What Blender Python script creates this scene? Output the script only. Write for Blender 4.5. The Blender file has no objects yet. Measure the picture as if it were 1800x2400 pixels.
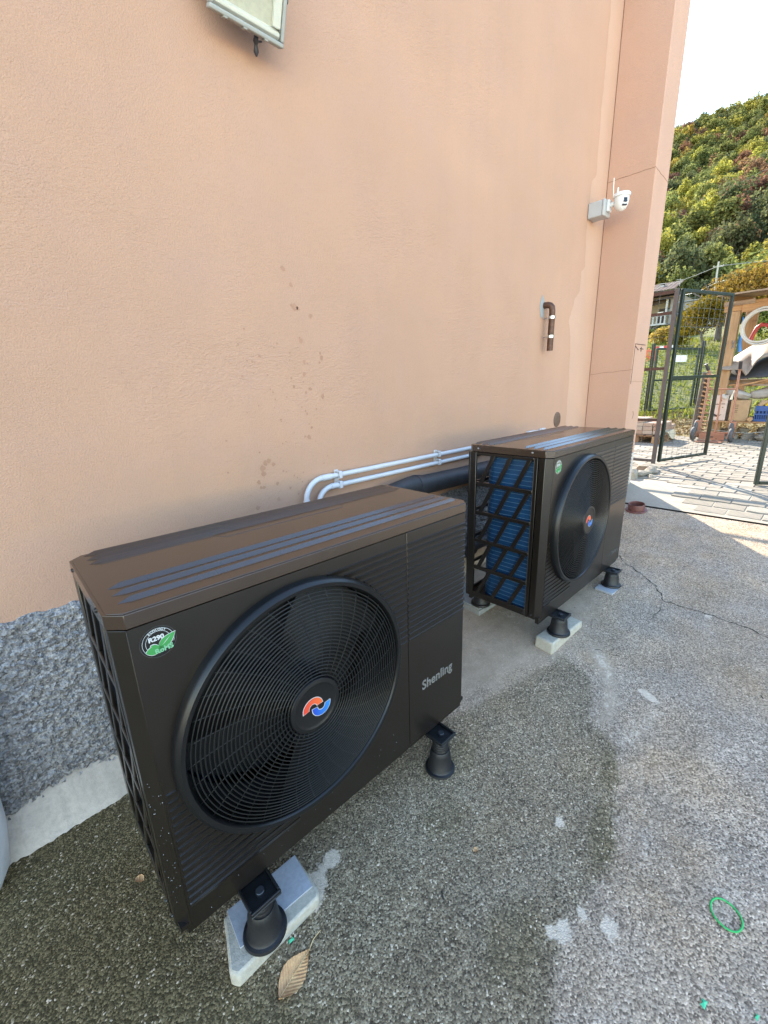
import bpy, bmesh, math, random
import numpy as np
from mathutils import Vector, Matrix, Euler
R = random.Random(7)
NR = np.random.RandomState(11)
scene = bpy.context.scene
COL = scene.collection
rad = math.radians
# ------------------------------------------------------------------ camera, sky, sun, exposure
cd = bpy.data.cameras.new('camera'); cam = bpy.data.objects.new('camera', cd); COL.objects.link(cam)
cam.location = (-0.1401, -1.5579, 1.4103); cam.rotation_euler = (1.29184, 0.03368, -0.76437)
cd.sensor_fit = 'VERTICAL'; cd.sensor_height = 24; cd.sensor_width = 18; cd.lens = 9.8416
cd.shift_x = -0.0045957; cd.shift_y = -0.0029425
cd.clip_start = 0.02; cd.clip_end = 3000
scene.camera = cam
SUN_AZ, SUN_EL = rad(47.0), rad(33.0)          # measured from +x towards +y
w = bpy.data.worlds.new('World'); scene.world = w; w.use_nodes = True
wt = w.node_tree; bg = wt.nodes['Background']
sky = wt.nodes.new('ShaderNodeTexSky'); sky.sky_type = 'NISHITA'; sky.sun_disc = False
sky.sun_elevation = SUN_EL; sky.sun_rotation = math.pi/2 - SUN_AZ
sky.altitude = 500; sky.air_density = 1.5; sky.dust_density = 0.0; sky.ozone_density = 1.0
wt.links.new(sky.outputs[0], bg.inputs[0]); bg.inputs[1].default_value = 0.15
sd = bpy.data.lights.new('sun', 'SUN'); so = bpy.data.objects.new('sun', sd); COL.objects.link(so)
sd.energy = 3.4; sd.angle = rad(0.5); sd.color = (1.0, 0.90, 0.74)
sdir = Vector((math.cos(SUN_EL)*math.cos(SUN_AZ), math.cos(SUN_EL)*math.sin(SUN_AZ), math.sin(SUN_EL)))
so.rotation_euler = sdir.to_track_quat('Z', 'Y').to_euler(); so.location = (20, 20, 30)
vs = scene.view_settings
scene.display_settings.display_device = 'sRGB'
vs.view_transform = 'Standard'; vs.look = 'None'; vs.gamma = 1.0; vs.use_curve_mapping = False
vs.exposure = 2.4

# ------------------------------------------------------------------ helpers
def tag(o, label=None, cat=None, group=None, kind=None):
    if label: o['label'] = label
    if cat: o['category'] = cat
    if group: o['group'] = group
    if kind: o['kind'] = kind
    return o
def thing(name, loc, label, cat, group=None, rot=(0, 0, 0)):
    o = bpy.data.objects.new(name, None); COL.objects.link(o); o.empty_display_size = .1
    o.location = loc; o.rotation_euler = rot
    return tag(o, label, cat, group)
class MB:
    def __init__(s): s.v = []; s.f = []; s.m = []
    def add(s, vs_, fs, mi=0):
        b = len(s.v); s.v += [tuple(q) for q in vs_]; s.f += [tuple(i+b for i in f) for f in fs]; s.m += [mi]*len(fs); return s
    def box(s, lo, hi, M=None, mi=0):
        x0, y0, z0 = lo; x1, y1, z1 = hi
        v = [(x0,y0,z0),(x1,y0,z0),(x1,y1,z0),(x0,y1,z0),(x0,y0,z1),(x1,y0,z1),(x1,y1,z1),(x0,y1,z1)]
        if M is not None: v = [tuple(M @ Vector(q)) for q in v]
        return s.add(v, [(0,3,2,1),(4,5,6,7),(0,1,5,4),(1,2,6,5),(2,3,7,6),(3,0,4,7)], mi)
    def bar(s, a, b, wx, wy, up=(0,0,1), mi=0):
        a, b = Vector(a), Vector(b); d = (b-a); L = d.length; d.normalize(); u = Vector(up)
        if abs(d.dot(u)) > .98: u = Vector((1, 0, 0))
        x = d.cross(u).normalized(); y = x.cross(d).normalized()
        M = Matrix((( x.x, y.x, d.x, a.x), (x.y, y.y, d.y, a.y), (x.z, y.z, d.z, a.z), (0, 0, 0, 1)))
        return s.box((-wx/2, -wy/2, 0), (wx/2, wy/2, L), M, mi)
    def prism(s, poly, z0, z1, fn=lambda x, y, z: (x, y, z), mi=0):
        n = len(poly); v = [fn(x, y, z0) for x, y in poly]+[fn(x, y, z1) for x, y in poly]
        f = [tuple(range(n))[::-1], tuple(range(n, 2*n))]+[(i, (i+1) % n, n+(i+1) % n, n+i) for i in range(n)]
        return s.add(v, f, mi)
    def tube(s, pts, r, n=10, cap=True, closed=False, mi=0):
        pts = [Vector(q) for q in pts]; N = len(pts); rr = r if isinstance(r, (list, tuple)) else [r]*N
        vs_ = []; pu = None
        for i, q in enumerate(pts):
            if closed: d = pts[(i+1) % N]-pts[i-1]
            else: d = pts[min(i+1, N-1)]-pts[max(i-1, 0)]
            d.normalize()
            if pu is None:
                u = Vector((0, 0, 1)) if abs(d.z) < .9 else Vector((1, 0, 0)); u = (u-d*u.dot(d)).normalized()
            else: u = (pu-d*pu.dot(d)).normalized()
            pu = u; v2 = d.cross(u)
            for k in range(n):
                a = 2*math.pi*k/n; vs_.append(q+(u*math.cos(a)+v2*math.sin(a))*rr[i])
        f = []
        for i in range(N if closed else N-1):
            j = (i+1) % N
            for k in range(n): f.append((i*n+k, i*n+(k+1) % n, j*n+(k+1) % n, j*n+k))
        if cap and not closed: f += [tuple(range(n))[::-1], tuple(range((N-1)*n, N*n))]
        return s.add(vs_, f, mi)
    def lathe(s, prof, n=32, fn=lambda x, y, z: (x, y, z), mi=0, a0=0, a1=2*math.pi):
        full = abs(a1-a0-2*math.pi) < 1e-6; m = n if full else n+1; vs_ = []
        for r, z in prof:
            for k in range(m):
                a = a0+(a1-a0)*k/n; vs_.append(fn(r*math.cos(a), r*math.sin(a), z))
        f = []
        for i in range(len(prof)-1):
            for k in range(n):
                k2 = (k+1) % m; f.append((i*m+k, i*m+k2, (i+1)*m+k2, (i+1)*m+k))
        return s.add(vs_, f, mi)
    def build(s, name, mats, parent=None, smooth=None, bevel=0, seg=2, loc=None, rot=None, recalc=True):
        me = bpy.data.meshes.new(name); me.from_pydata(s.v, [], s.f)
        mats = mats if isinstance(mats, (list, tuple)) else [mats]
        for m in mats: me.materials.append(m)
        if len(mats) > 1: me.polygons.foreach_set('material_index', s.m)
        if recalc:
            bm = bmesh.new(); bm.from_mesh(me); bmesh.ops.recalc_face_normals(bm, faces=bm.faces); bm.to_mesh(me); bm.free()
        if smooth is not None:
            me.shade_smooth(); me.set_sharp_from_angle(angle=rad(smooth))
        me.update()
        o = bpy.data.objects.new(name, me); COL.objects.link(o)
        if parent: o.parent = parent
        if loc: o.location = loc
        if rot: o.rotation_euler = rot
        if bevel:
            b = o.modifiers.new('bevel', 'BEVEL'); b.width = bevel; b.segments = seg; b.limit_method = 'ANGLE'; b.angle_limit = rad(35)
            b.harden_normals = False
            if smooth is None:
                me.shade_smooth(); me.set_sharp_from_angle(angle=rad(40))
        return o
def copy_tree(o, parent=None):
    c = o.copy(); COL.objects.link(c); c.parent = parent
    for ch in list(o.children): copy_tree(ch, c)
    return c
def text_mesh(txt, size, mat, name, parent, M, offset=0.0, shear=0, extrude=.0004, spacing=1):
    cu = bpy.data.curves.new('t', 'FONT'); cu.body = txt; cu.size = size; cu.align_x = 'CENTER'; cu.align_y = 'BOTTOM_BASELINE'
    cu.offset = offset; cu.extrude = extrude; cu.shear = shear; cu.space_character = spacing; cu.resolution_u = 6
    t = bpy.data.objects.new('t', cu); COL.objects.link(t)
    dg = bpy.context.evaluated_depsgraph_get(); me = bpy.data.meshes.new_from_object(t.evaluated_get(dg))
    bpy.data.objects.remove(t); me.materials.clear(); me.materials.append(mat); me.name = name
    o = bpy.data.objects.new(name, me); COL.objects.link(o); o.parent = parent; me.transform(M); return o

# ------------------------------------------------------------------ materials
class NT:
    def __init__(s, name):
        s.m = bpy.data.materials.new(name); s.m.use_nodes = True; s.t = s.m.node_tree; s.b = s.t.nodes['Principled BSDF']; s.out = s.t.nodes['Material Output']
        s.co = None
    def n(s, typ, **kw):
        q = s.t.nodes.new('ShaderNode'+typ)
        for k, v in kw.items():
            if k.startswith('i_'):
                key = k[2:]; key = int(key) if key.isdigit() else key.replace('_', ' ')
                s.set(q, key, v)
            else: setattr(q, k, v)
        return q
    def set(s, q, key, v):
        if isinstance(v, bpy.types.NodeSocket): s.t.links.new(v, q.inputs[key])
        else:
            if isinstance(v, tuple) and len(v) == 3 and q.inputs[key].type == 'RGBA': v = v+(1,)
            q.inputs[key].default_value = v
    def coord(s, kind='Object'):
        if s.co is None: s.co = s.t.nodes.new('ShaderNodeTexCoord')
        return s.co.outputs[kind]
    def noise(s, scale, detail=4, rough=.55, vec=None, dist=0):
        q = s.n('TexNoise', i_Scale=scale, i_Detail=detail, i_Roughness=rough, i_Distortion=dist)
        s.t.links.new(vec if vec is not None else s.coord(), q.inputs['Vector']); return q.outputs['Fac']
    def voro(s, scale, feature='F1', vec=None, rnd=1.0):
        q = s.n('TexVoronoi', feature=feature, i_Scale=scale, i_Randomness=rnd)
        s.t.links.new(vec if vec is not None else s.coord(), q.inputs['Vector']); return q
    def scale(s, vec, sc):
        q = s.n('Mapping'); s.t.links.new(vec, q.inputs['Vector']); q.inputs['Scale'].default_value = sc; return q.outputs[0]
    def ramp(s, fac, stops, interp='LINEAR'):
        q = s.n('ValToRGB'); s.t.links.new(fac, q.inputs[0]); cr = q.color_ramp; cr.interpolation = interp
        while len(cr.elements) < len(stops): cr.elements.new(.5)
        for e, (p, c) in zip(cr.elements, stops):
            e.position = p; e.color = (c, c, c, 1) if not isinstance(c, tuple) else (c+(1,) if len(c) == 3 else c)
        return q.outputs[0]
    def mix(s, fac, a, b, mode='MIX'):
        q = s.n('Mix', data_type='RGBA', blend_type=mode)
        for key, v in ((0, fac), (6, a), (7, b)):
            if isinstance(v, bpy.types.NodeSocket): s.t.links.new(v, q.inputs[key])
            else: q.inputs[key].default_value = v if not isinstance(v, tuple) else (v+(1,) if len(v) == 3 else v)
        return q.outputs[2]
    def math(s, op, a, b=0.0, c=0.0, clamp=False):
        q = s.n('Math', operation=op, use_clamp=clamp)
        for k, v in enumerate((a, b, c)):
            if isinstance(v, bpy.types.NodeSocket): s.t.links.new(v, q.inputs[k])
            else: q.inputs[k].default_value = v
        return q.outputs[0]
    def attr(s, name):
        q = s.n('Attribute', attribute_name=name); return q.outputs['Fac']
    def bump(s, h, strength=.5, dist=.01, prev=None):
        q = s.n('Bump', i_Strength=strength, i_Distance=dist); s.t.links.new(h, q.inputs['Height'])
        if prev is not None: s.t.links.new(prev, q.inputs['Normal'])
        return q.outputs[0]
    def fin(s, color=None, rough=.5, metal=0.0, normal=None, spec=.5, **kw):
        for k, v in dict({'Base Color': color, 'Roughness': rough, 'Metallic': metal, 'Normal': normal, 'Specular IOR Level': spec}, **kw).items():
            if v is not None: s.set(s.b, k, v)
        return s.m
def simple(name, col, rough=.5, metal=0.0, var=.12, sc=18.0, bump=0.0, bsc=120.0, spec=.5, wear=None, coat=0):
    t = NT(name); n1 = t.noise(sc, 5)
    dk = tuple(c*(1-var) for c in col); lt = tuple(min(1, c*(1+var)) for c in col)
    c = t.ramp(n1, [(.3, dk), (.7, lt)])
    nr = None
    if bump: nr = t.bump(t.noise(bsc, 3), bump, .002)
    rg = t.math('ADD', t.math('MULTIPLY', t.noise(sc*2.3, 4), .22), rough-.11, clamp=True)
    return t.fin(c, rg, metal, nr, spec)
def plaster(name, base, edge=None, grit=1.0):
    t = NT(name); co = t.coord()
    big = t.noise(.9, 5, .6); mid = t.noise(4.5, 5, .6); fine = t.noise(85, 5, .7); fine2 = t.noise(190, 3, .6)
    dk = tuple(c*.91 for c in base); lt = tuple(min(1, c*1.06) for c in base)
    c = t.mix(t.ramp(big, [(.3, 0.), (.72, 1.)]), dk, lt)
    c = t.mix(t.math('MULTIPLY', t.ramp(mid, [(.42, 0.), (.75, 1.)]), .35), c, (base[0]*.93, base[1]*.97, base[2]*1.12))
    vert = t.noise(3.0, 4, .6, t.scale(co, (3.0, 3.0, .25)))
    c = t.mix(t.math('MULTIPLY', t.ramp(vert, [(.5, 0.), (.8, 1.)]), .13), c, (base[0]*.72, base[1]*.76, base[2]*.80))
    c = t.mix(t.math('MULTIPLY', t.ramp(fine, [(.3, 1.), (.5, 0.)]), .25), c, tuple(q*.72 for q in base))
    # trowel arcs: stretched swirls masked by a slow noise
    sw = t.noise(26, 3, .6, t.scale(co, (1.0, 1.0, 2.2)), dist=1.6)
    patch = t.ramp(t.noise(1.7, 3, .5), [(.45, 0.), (.65, 1.)])
    b1 = t.bump(fine2, .75*grit, .004); b2 = t.bump(fine, .34*grit, .0045, b1)
    b3 = t.bump(t.math('MULTIPLY', sw, patch), .42*grit, .014, b2)
    return t.fin(c, .88, 0, b3, .25)
M = {}
M['plaster'] = plaster('peach_plaster', (.49, .292, .196))
M['plaster_side'] = plaster('peach_plaster_pier_lightened', (.52, .315, .222), grit=.6)  # same paint as the wall, lightened to offset shading on the pier
M['paint_patch'] = plaster('peach_plaster_patch', (.535, .338, .238), grit=.8)
M['splash'] = simple('damp_splash', (.375, .205, .132), .8, var=.1)
M['pencil'] = simple('pencil_line', (.06, .035, .03), .8)
M['crackline'] = simple('hairline_crack', (.20, .10, .06), .9)
def roughcast():
    t = NT('grey_roughcast'); v = t.voro(130); n = t.noise(26, 6, .75); n2 = t.noise(3, 4)
    cs = t.n('SeparateColor'); t.t.links.new(v.outputs['Color'], cs.inputs[0])
    c = t.ramp(t.math('ADD', t.math('MULTIPLY', n, .6), t.math('MULTIPLY', cs.outputs[0], .4)), [(.25, (.11, .105, .106)), (.5, (.335, .32, .32)), (.75, (.60, .58, .575))])
    c = t.mix(t.math('MULTIPLY', t.ramp(n2, [(.35, 0.), (.7, 1.)]), .4), c, (.13, .122, .118))
    b = t.bump(v.outputs['Distance'], .8, .008); b = t.bump(t.noise(210, 4, .7), .7, .004, b)
    return t.fin(c, .85, 0, b, .35)
M['roughcast'] = roughcast()
def cement(name, base, var=.2, agg=.4):
    t = NT(name); n = t.noise(2.2, 6, .6); f = t.noise(60, 5, .7); f2 = t.noise(240, 3, .6)
    c = t.mix(t.ramp(n, [(.3, 0.), (.7, 1.)]), tuple(q*(1-var) for q in base), tuple(min(1, q*(1+var)) for q in base))
    c = t.mix(t.math('MULTIPLY', t.ramp(f, [(.35, 1.), (.6, 0.)]), agg), c, tuple(q*.62 for q in base))
    b = t.bump(f, .45, .004); b = t.bump(f2, .4, .002, b)
    return t.fin(c, .85, 0, b, .3)
M['cement'] = cement('pale_cement', (.50, .44, .385))
M['block'] = cement('concrete_block_grey', (.47, .425, .345), .12, .5)
M['apron'] = cement('apron_cement', (.31, .265, .21), .15, .35)
def ground_mat():
    t = NT('exposed_aggregate_concrete'); co = t.coord()
    moss = t.attr('moss'); smooth = t.attr('smooth'); pale = t.attr('pale'); olive = t.attr('olive')
    wob = t.math('MULTIPLY', t.math('SUBTRACT', t.noise(14, 6, .7), .5), .75)
    mk = t.ramp(t.math('ADD', moss, wob, clamp=True), [(.38, 0.), (.62, 1.)])
    mk = t.math('MULTIPLY', mk, t.attr('damp'))
    ok = t.ramp(t.math('ADD', olive, t.math('MULTIPLY', wob, 1.3), clamp=True), [(.35, 0.), (.75, 1.)])
    sk = t.ramp(t.math('ADD', smooth, wob, clamp=True), [(.3, 0.), (.75, 1.)])
    pk = t.ramp(t.math('ADD', pale, t.math('ADD', t.math('MULTIPLY', wob, 1.3), t.math('MULTIPLY', t.math('SUBTRACT', t.noise(80, 4, .7), .5), 1.1)), clamp=True), [(.42, 0.), (.62, 1.)])
    v1 = t.voro(215); v2 = t.voro(70); 
    cell = t.n('SeparateColor'); t.t.links.new(v1.outputs['Color'], cell.inputs[0]); cr = cell.outputs[0]
    cell2 = t.n('SeparateColor'); t.t.links.new(v2.outputs['Color'], cell2.inputs[0]); cr2 = cell2.outputs[1]
    dry = t.ramp(cr, [(0, (.115, .088, .066)), (.25, (.255, .196, .148)), (.6, (.42, .325, .245)), (.9, (.56, .44, .335)), (1, (.70, .55, .43))])
    wet = t.ramp(cr, [(0, (.045, .032, .017)), (.35, (.135, .100, .057)), (.75, (.245, .187, .110)), (.95, (.36, .285, .18)), (1, (.46, .37, .25))])
    big = t.noise(1.6, 6, .62)
    dry = t.mix(t.ramp(big, [(.3, .45), (.65, 0.)]), dry, (0.291, 0.220, 0.158))
    tone = t.ramp(t.noise(4.5, 6, .68), [(.32, .80), (.68, 1.12)]); hue = t.ramp(t.noise(2.6, 5, .65), [(.42, (1., 1., 1.)), (.68, (1.08, .98, .84))])
    dry = t.mix(1.0, t.mix(1.0, dry, tone, 'MULTIPLY'), hue, 'MULTIPLY')
    d2 = t.ramp(cr2, [(.0, .90), (.5, 1.), (1., 1.08)])
    dry = t.mix(1.0, dry, d2, 'MULTIPLY'); wet = t.mix(1.0, t.mix(1.0, wet, d2, 'MULTIPLY'), tone, 'MULTIPLY')
    wet = t.mix(t.math('MULTIPLY', ok, .75), wet, t.mix(t.ramp(cr, [(.4, 0.), (1, 1.)]), (0.049, 0.038, 0.011), (0.194, 0.144, 0.053)))
    c = t.mix(mk, dry, wet)
    film = t.ramp(t.noise(9, 6, .65), [(.3, (0.349, 0.268, 0.191)), (.7, (0.485, 0.376, 0.277))])
    film = t.mix(t.math('MULTIPLY', mk, .55), film, (0.213, 0.160, 0.102))
    c = t.mix(t.math('MULTIPLY', sk, .8), c, film)
    c = t.mix(t.math('MULTIPLY', pk, .85), c, t.ramp(t.noise(70, 4, .7), [(.3, (0.533, 0.432, 0.330)), (.7, (0.757, 0.616, 0.475))]))
    spk = t.math('MULTIPLY', t.ramp(cr, [(.945, 0.), (.985, 1.)]), t.ramp(t.noise(21, 3), [(.42, 0.), (.62, 1.)]))
    c = t.mix(t.math('MULTIPLY', spk, t.math('SUBTRACT', .8, t.math('MULTIPLY', sk, .6))), c, (0.776, 0.616, 0.449))
    h = t.math('SUBTRACT', 1.0, t.math('MULTIPLY', v1.outputs['Distance'], 1.2))
    st = t.math('SUBTRACT', .46, t.math('MULTIPLY', sk, .34))
    b = t.n('Bump', i_Distance=.0035); t.t.links.new(h, b.inputs['Height']); t.t.links.new(st, b.inputs['Strength'])
    b2 = t.bump(t.noise(45, 4, .6), .10, .004, b.outputs[0])
    rg = t.math('SUBTRACT', .85, t.math('MULTIPLY', mk, .12))
    return t.fin(c, rg, 0, b2, .25)
M['ground'] = ground_mat()
def paver():
    t = NT('sun_bleached_paver'); oi = t.n('ObjectInfo'); ge = t.n('NewGeometry')
    r = t.math('FRACT', t.math('ADD', oi.outputs['Random'], ge.outputs['Random Per Island']))
    c = t.ramp(r, [(0, (.20, .175, .14)), (.5, (.245, .215, .175)), (1, (.29, .26, .215))])
    c = t.mix(t.math('MULTIPLY', t.ramp(t.noise(40, 5, .7), [(.35, 1.), (.6, 0.)]), .35), c, (.16, .135, .105))
    return t.fin(c, .9, 0, t.bump(t.noise(150, 3), .4, .003), .2)
M['paver'] = paver()
M['joint'] = simple('dirt_joint', (.17, .15, .118), .95, var=.35, sc=25, bump=.5)
M['dark_gap'] = simple('dark_dirt_gap', (.022, .019, .014), .95, var=.3, sc=30)
def black_panel(name, col, rough, spec=.5, flake=.0):
    t = NT(name); n = t.noise(6, 4); f = t.noise(420, 2)
    c = t.ramp(n, [(.3, tuple(q*.92 for q in col)), (.7, tuple(q*1.08 for q in col))])
    drops = t.voro(240); dm = t.ramp(drops.outputs['Distance'], [(.0, 1.), (.05, 0.)])
    rg = t.math('ADD', rough-.06, t.math('MULTIPLY', n, .12))
    return t.fin(c, rg, 0, t.bump(f, .06, .0006), spec)
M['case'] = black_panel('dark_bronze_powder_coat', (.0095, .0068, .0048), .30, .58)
M['lid'] = black_panel('bronze_lid_wall_reflection', (.038, .023, .0145), .21, .80)  # same coat as the case, browned to paint in the wall's reflection
M['grille_black'] = black_panel('black_gloss_plastic', (.006, .006, .0065), .36, .42)
M['wire_black'] = black_panel('black_coated_wire', (.010, .010, .010), .34, .45)
M['fan_grey'] = simple('fan_blade_grey', (.008, .008, .009), .42, var=.05, spec=.2)
M['inside'] = simple('unit_inside_black', (.006, .006, .007), .7)
M['rubber'] = simple('black_rubber', (.009, .009, .0105), .50, var=.15, sc=30, bump=.15)
M['bolt'] = simple('dark_zinc_bolt', (.06, .065, .075), .38, .8)
M['screw'] = simple('bright_screw', (.45, .45, .45), .3, 1.0)
def fins():
    t = NT('blue_coil_fins'); co = t.coord(); sx = t.n('SeparateXYZ'); t.t.links.new(co, sx.inputs[0])
    wv = t.math('SINE', t.math('MULTIPLY', t.math('ADD', sx.outputs[1], sx.outputs[0]), 1400.0))
    n = t.noise(9, 4)
    c = t.ramp(n, [(.3, (.008, .050, .135)), (.7, (.014, .085, .205))])
    c = t.mix(t.ramp(wv, [(.0, .35), (1, 0.)]), c, (.004, .022, .06))
    return t.fin(c, .38, .25, t.bump(wv, .3, .001), .5)
M['fins'] = fins()
M['coil_line'] = simple('coil_light_line', (.13, .25, .36), .4, .3)
M['logo_grey'] = simple('brand_lettering_grey', (.15, .143, .134), .5)
M['logo_faint'] = simple('brand_lettering_faint', (.075, .072, .068), .5)
def vgrad(name, c0, c1, z0, z1):
    t = NT(name); sx = t.n('SeparateXYZ'); t.t.links.new(t.coord(), sx.inputs[0])
    f = t.n('MapRange', i_1=z0, i_2=z1); t.t.links.new(sx.outputs[0], f.inputs[0])
    return t.fin(t.mix(f.outputs[0], c0, c1), .45)
M['red'] = vgrad('emblem_red', (.62, .045, .03), (.72, .14, .03), .36, .43)
M['blue'] = vgrad('emblem_blue', (.018, .035, .40), (.02, .22, .55), .385, .45)
M['white'] = simple('white_print', (.48, .49, .49), .5, var=.03)
M['green'] = simple('green_leaf_print', (.035, .24, .055), .5, var=.1)
M['green_dark'] = simple('green_letter_print', (.16, .40, .22), .5, var=.05)
M['sticker'] = simple('black_sticker', (.012, .012, .012), .22, var=.05)
M['sticker_sheen'] = simple('sticker_pale_reflection', (.15, .165, .12), .25, var=.1)  # farther unit's sticker, its reflection painted in as a paler colour
M['white_pvc'] = simple('white_pvc', (.56, .545, .56), .38, var=.05, sc=12)
M['black_pvc'] = simple('black_foam_pipe', (.022, .023, .027), .55, var=.25, sc=22, bump=.2, bsc=60)
def rustpipe():
    t = NT('rusty_brown_pipe'); n = t.noise(35, 6, .7)
    c = t.ramp(n, [(.3, (.045, .020, .012)), (.55, (.10, .042, .022)), (.8, (.20, .095, .05))])
    return t.fin(c, .5, .2, t.bump(n, .3, .002))
M['rust'] = rustpipe()
M['chrome'] = simple('steel_clamp', (.55, .56, .57), .28, 1.0)
M['grey_mortar'] = cement('mortar_dab', (.36, .36, .35), .15)
M['vent_brown'] = simple('brown_vent_cover', (.125, .075, .05), .6, var=.25, sc=60, bump=.3, bsc=200)
M['box_grey'] = simple('junction_box_grey', (.42, .42, .41), .5, var=.05)
M['cam_white'] = simple('camera_white_plastic', (.72, .72, .70), .38, var=.04)
M['cam_dark'] = simple('camera_dark_window', (.012, .010, .014), .12)
M['flood_frame'] = simple('floodlight_grey_frame', (.34, .345, .32), .45, var=.06)
M['flood_panel'] = simple('floodlight_led_panel', (.56, .54, .42), .6, var=.08, sc=60, bump=.4, bsc=220)
M['flood_rib'] = simple('floodlight_white_reflector', (.76, .75, .66), .35, var=.03)
def glass_mat():
    t = NT('clear_glass'); return t.fin((.97, .975, .97), .06, 0, None, .5, **{'Transmission Weight': 1.0, 'IOR': 1.1})
M['glass'] = glass_mat()
M['black_plastic'] = simple('black_plastic_bracket', (.025, .022, .028), .5)
M['slate'] = simple('blue_grey_slate_tile', (.36, .37, .40), .6, var=.10, sc=90, bump=.25, bsc=260)
M['slab'] = cement('grey_stone_slab', (.30, .30, .28), .2, .4)
M['green_rubber'] = simple('green_rubber_band', (.03, .40, .10), .4, var=.08)
M['green_scrap'] = simple('green_plastic_scrap', (.06, .48, .25), .4)
M['collar'] = simple('red_brown_plastic_collar', (.14, .05, .042), .5, var=.2, sc=40)
M['bucket'] = simple('white_plastic_drum', (.68, .71, .76), .4, var=.04)
def drleaf():
    t = NT('dry_brown_leaf'); co = t.coord(); sx = t.n('SeparateXYZ'); t.t.links.new(co, sx.inputs[0])
    ax = t.math('ABSOLUTE', sx.outputs[0])
    v = t.math('SINE', t.math('MULTIPLY', t.math('SUBTRACT', sx.outputs[1], t.math('MULTIPLY', ax, .85)), 700.0))
    n = t.noise(45, 5, .65)
    c = t.ramp(n, [(.3, (.34, .17, .085)), (.55, (.56, .32, .15)), (.8, (.70, .48, .24))])
    c = t.mix(t.ramp(v, [(.55, 0.), (.9, .6)]), c, (.55, .36, .17))
    return t.fin(c, .6, 0, t.bump(v, .4, .002), .3)
M['dry_leaf'] = drleaf()
M['leaf_vein'] = simple('leaf_midrib', (.55, .40, .20), .6)
def wood(name, a, b, sc=(30, 30, 2.5)):
    t = NT(name); v = t.scale(t.coord(), sc); n = t.noise(1.0, 6, .7, v, dist=.6); k = t.noise(7, 3)
    c = t.ramp(n, [(.3, a), (.7, b)]); c = t.mix(t.math('MULTIPLY', t.ramp(k, [(.6, 0.), (.75, 1.)]), .5), c, tuple(q*.5 for q in a))
    return t.fin(c, .75, 0, t.bump(n, .3, .003), .25)
M['timber'] = wood('fresh_pine_timber', (.25, .15, .075), (.40, .265, .145))
M['timber_h'] = wood('fresh_pine_beam', (.27, .14, .06), (.42, .25, .12), (30, 2.5, 30))
M['old_wood'] = wood('weathered_board', (.16, .11, .075), (.34, .26, .19), (4, 4, 30))
M['pallet'] = wood('pallet_wood', (.15, .085, .05), (.33, .22, .14), (4, 30, 30))
def brick():
    t = NT('clay_paving_brick'); oi = t.n('ObjectInfo')
    c = t.ramp(oi.outputs['Random'], [(0, (.30, .17, .115)), (.4, (.36, .25, .19)), (.7, (.38, .33, .27)), (1, (.42, .38, .33))])
    c = t.mix(.35, c, t.ramp(t.noise(50, 4), [(.3, (.22, .15, .11)), (.7, (.45, .38, .31))]))
    return t.fin(c, .9, 0, t.bump(t.noise(160, 3), .4, .002), .2)
M['brick'] = brick()
M['gate_green'] = simple('dark_green_paint', (.0045, .014, .010), .38, var=.2, sc=20)
M['gate_grey'] = simple('grey_painted_steel', (.062, .058, .060), .5, var=.12, sc=20)
M['gate_rust'] = simple('rusty_red_steel', (.040, .020, .017), .6, var=.3, sc=30)
M['mesh_wire'] = simple('galvanised_wire', (.10, .11, .10), .5, .3)
M['mesh_green'] = simple('green_coated_wire', (.02, .055, .03), .5)
M['orange_paint'] = simple('faded_orange_paint', (.30, .135, .08), .5, var=.18, sc=25)
M['tyre'] = simple('grey_dusty_tyre', (.075, .075, .078), .75, var=.2, sc=40)
M['grip'] = simple('black_grip', (.022, .02, .024), .5)
M['rim'] = simple('dark_rim', (.10, .10, .105), .45, .5)
M['tarp'] = simple('beige_tarpaulin', (.23, .185, .145), .6, var=.12, sc=7, bump=.2, bsc=25)
M['tarp_black'] = simple('black_sheet', (.030, .030, .032), .6, var=.2, sc=8)
M['cardboard'] = simple('brown_cardboard', (.36, .24, .13), .8, var=.1)
M['carton'] = simple('pale_printed_carton', (.52, .42, .36), .7, var=.08)
M['crate'] = simple('blue_plastic_crate', (.025, .075, .24), .45, var=.08)
M['hose'] = simple('white_hose', (.42, .40, .35), .45, var=.06)
M['red_hose'] = simple('red_flexible_hose', (.33, .03, .025), .45, var=.1)
M['blue_tool'] = simple('blue_plastic_tool', (.05, .22, .55), .45)
M['yellow'] = simple('yellow_plastic', (.65, .45, .02), .45)
M['bag'] = simple('grey_woven_bag', (.30, .28, .25), .7, var=.2, sc=15, bump=.2, bsc=60)
M['cream'] = simple('cream_rag', (.55, .50, .38), .8)
M['log_end'] = simple('log_cut_end', (.42, .25, .12), .8)
M['bark'] = simple('grey_bark', (.105, .085, .07), .9, var=.35, sc=14, bump=.6, bsc=30)
M['rock'] = cement('grey_field_stone', (.26, .23, .185), .25, .4)
M['sign_white'] = simple('white_sign', (.75, .73, .68), .5, var=.04)
M['barrier_red'] = simple('red_stripe', (.55, .05, .03), .5)
M['orange_plastic'] = simple('orange_plastic', (.65, .14, .06), .5)
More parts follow.
